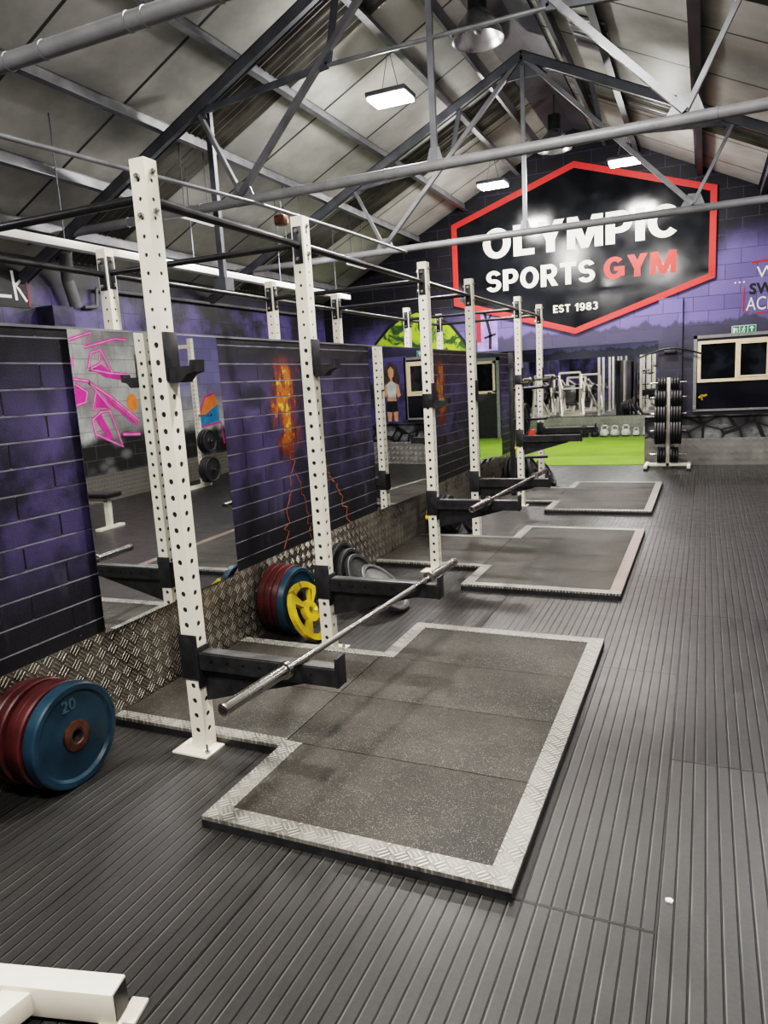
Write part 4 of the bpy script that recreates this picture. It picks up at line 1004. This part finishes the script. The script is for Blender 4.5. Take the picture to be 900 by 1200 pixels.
def flat_bench(loc, rz, lab):
    t = tag(empty('weight_bench', loc, (0, 0, rz)), lab, 'bench')
    MB().box(-.14, .14, -.6, .6, .40, .46, .015).build('seat_pad', 'pad', t)
    MB().box(-.03, .03, -.5, .5, .34, .40).build('spine', 'white', t)
    for y in (-.48, .48):
        MB().bar((0, y, .36), (0, y * .98, .02), .06, .07, (0, 1, 0)).build('leg', 'white', t)
        MB().box(-.22, .22, y - .04, y + .04, 0, .03).build('foot', 'white', t)
    return t
flat_bench((1.85, 6.95, 0), PI / 2, 'white bench with black pad near the right wall, seen in the mirror')

def machine(loc, rz, seed, lab):
    rnd = random.Random(seed)
    t = tag(empty('exercise_machine', loc, (0, 0, rz)), lab, 'exercise machine', 'white plate loaded machines behind the partition')
    tb = lambda a, b, w=.07: MB().bar(a, b, w, w)
    for x in (-.38, .38): tb((x, -.8, .04), (x, .8, .04)).build('base_rail', 'white', t)
    for y in (-.8, 0, .8): tb((-.38, y, .04), (.38, y, .04)).build('cross_rail', 'white', t)
    hgt = rnd.uniform(1.35, 1.7)
    for x in (-.38, .38):
        tb((x, .75, .06), (x, .45, hgt)).build('upright', 'white', t); tb((x, -.75, .06), (x, .47, hgt - .25)).build('slide_rail', 'white', t)
        tb((x * 1.0, .0, .06), (x * .9, -.35, 1.05)).build('brace', 'white', t)
        tb((x * .9, -.35, 1.05), (x * 1.1, .30, hgt - .1), .05).build('lever_arm', 'white', t)
        r = MB().rod((x * 1.0, .1, .9), (x * 1.9, .1, .92), .024).build('weight_horn', 'chrome', t)
    tb((-.38, .45, hgt), (.38, .45, hgt)).build('top_rail', 'white', t); tb((-.4, -.35, 1.05), (.4, -.35, 1.05), .05).build('hand_rail', 'white', t)
    MB().box(-.2, .2, -.35, .1, .42, .50, .02).build('seat_pad', 'pad', t)
    MB().box(-.2, .2, -.04, .04, -.35, .35, .02).build('back_pad', 'pad', t, (0, .25, .82), (-.35, 0, 0))
    tb((0, -.1, .04), (0, -.1, .42)).build('seat_post', 'white', t)
    for sx in (-1, 1):
        o = link('weight_plate', ME_B225, 'rubber', None, Matrix.Translation(loc) @ Matrix.Rotation(rz, 4, 'Z') @ Vector((sx * .58, .1, .91)), (0, 0, rz))
        tag(o, 'black plate on the %s horn of the %s' % ('left' if sx < 0 else 'right', lab), 'weight plate')
    return t
for i, (x, y, r) in enumerate(((-4.55, 7.6, .3), (-6.0, 8.1, -.3), (-4.6, 9.9, 2.9), (-6.0, 10.4, .2), (-5.95, 5.8, .2), (-4.5, 5.3, 2.9))):
    machine((x, y, 0), r, i + 4, ('first', 'second', 'third', 'fourth', 'fifth', 'sixth')[i] + ' white lever machine behind the partition')
# tall rack and plate storage at the right wall, seen in the nearest mirror
def half_rack(x, y, lab):
    t = tag(empty('storage_rack', (x, y, 0)), lab, 'storage rack')
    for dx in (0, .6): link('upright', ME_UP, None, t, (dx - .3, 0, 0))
    MB().box(-.33, .33, -.5, -.44, 0, .06).box(-.33, -.27, -.5, .2, 0, .06).box(.27, .33, -.5, .2, 0, .06).build('base_frame', 'white', t)
    MB().box(-.3, .3, -.03, .03, 2.4, 2.46).build('top_beam', 'white', t)
    for z in (.30, .80, 1.25): MB().rod((-.3375, 0, z), (-.60, 0, z), .02).build('peg', 'chrome', t)
    return t
half_rack(2.72, 10.45, 'white storage rack with plate pegs by the right wall')
for i, z in enumerate((.30, .80)):
    for k in range(3):
        o = link('weight_plate', ME_B225 if i == 0 else ME_B, 'rubber', None, (2.32 - k * .055, 10.45, z)); tag(o, 'black plate on the %s peg of the storage rack by the right wall' % ('lower', 'middle')[i], 'weight plate', 'plates on the %s peg of the right wall storage rack' % ('lower', 'middle')[i])

# ------------------------------------------------------------------ world, camera
w = bpy.data.worlds.new('world'); SC.world = w; w.use_nodes = True
w.node_tree.nodes['Background'].inputs[0].default_value = (.5, .52, .6, 1); w.node_tree.nodes['Background'].inputs[1].default_value = .3

YAW, PT, RO = .4241, .1768, .0568
cy, sy, cp, sp, cr, sr = math.cos(YAW), math.sin(YAW), math.cos(PT), math.sin(PT), math.cos(RO), math.sin(RO)
F0 = Vector((-sy, cy, 0)); R0 = Vector((cy, sy, 0)); Z0 = Vector((0, 0, 1))
fwd = F0 * cp - Z0 * sp; up = Z0 * cp + F0 * sp
rc = R0 * cr - up * sr; uc = R0 * sr + up * cr
cam = bpy.data.cameras.new('camera'); co = bpy.data.objects.new('camera', cam); COL.objects.link(co)
mt = Matrix((rc, uc, -fwd)).transposed().to_4x4(); mt.translation = Vector((0, 0, 1.618)); co.matrix_world = mt
cam.sensor_fit = 'VERTICAL'; cam.sensor_height = 24; cam.lens = 24 * 841.5 / 1200; cam.clip_start = .05; cam.clip_end = 100
SC.camera = co
SC.view_settings.view_transform = 'Filmic'; SC.view_settings.look = 'High Contrast'; SC.view_settings.exposure = .08
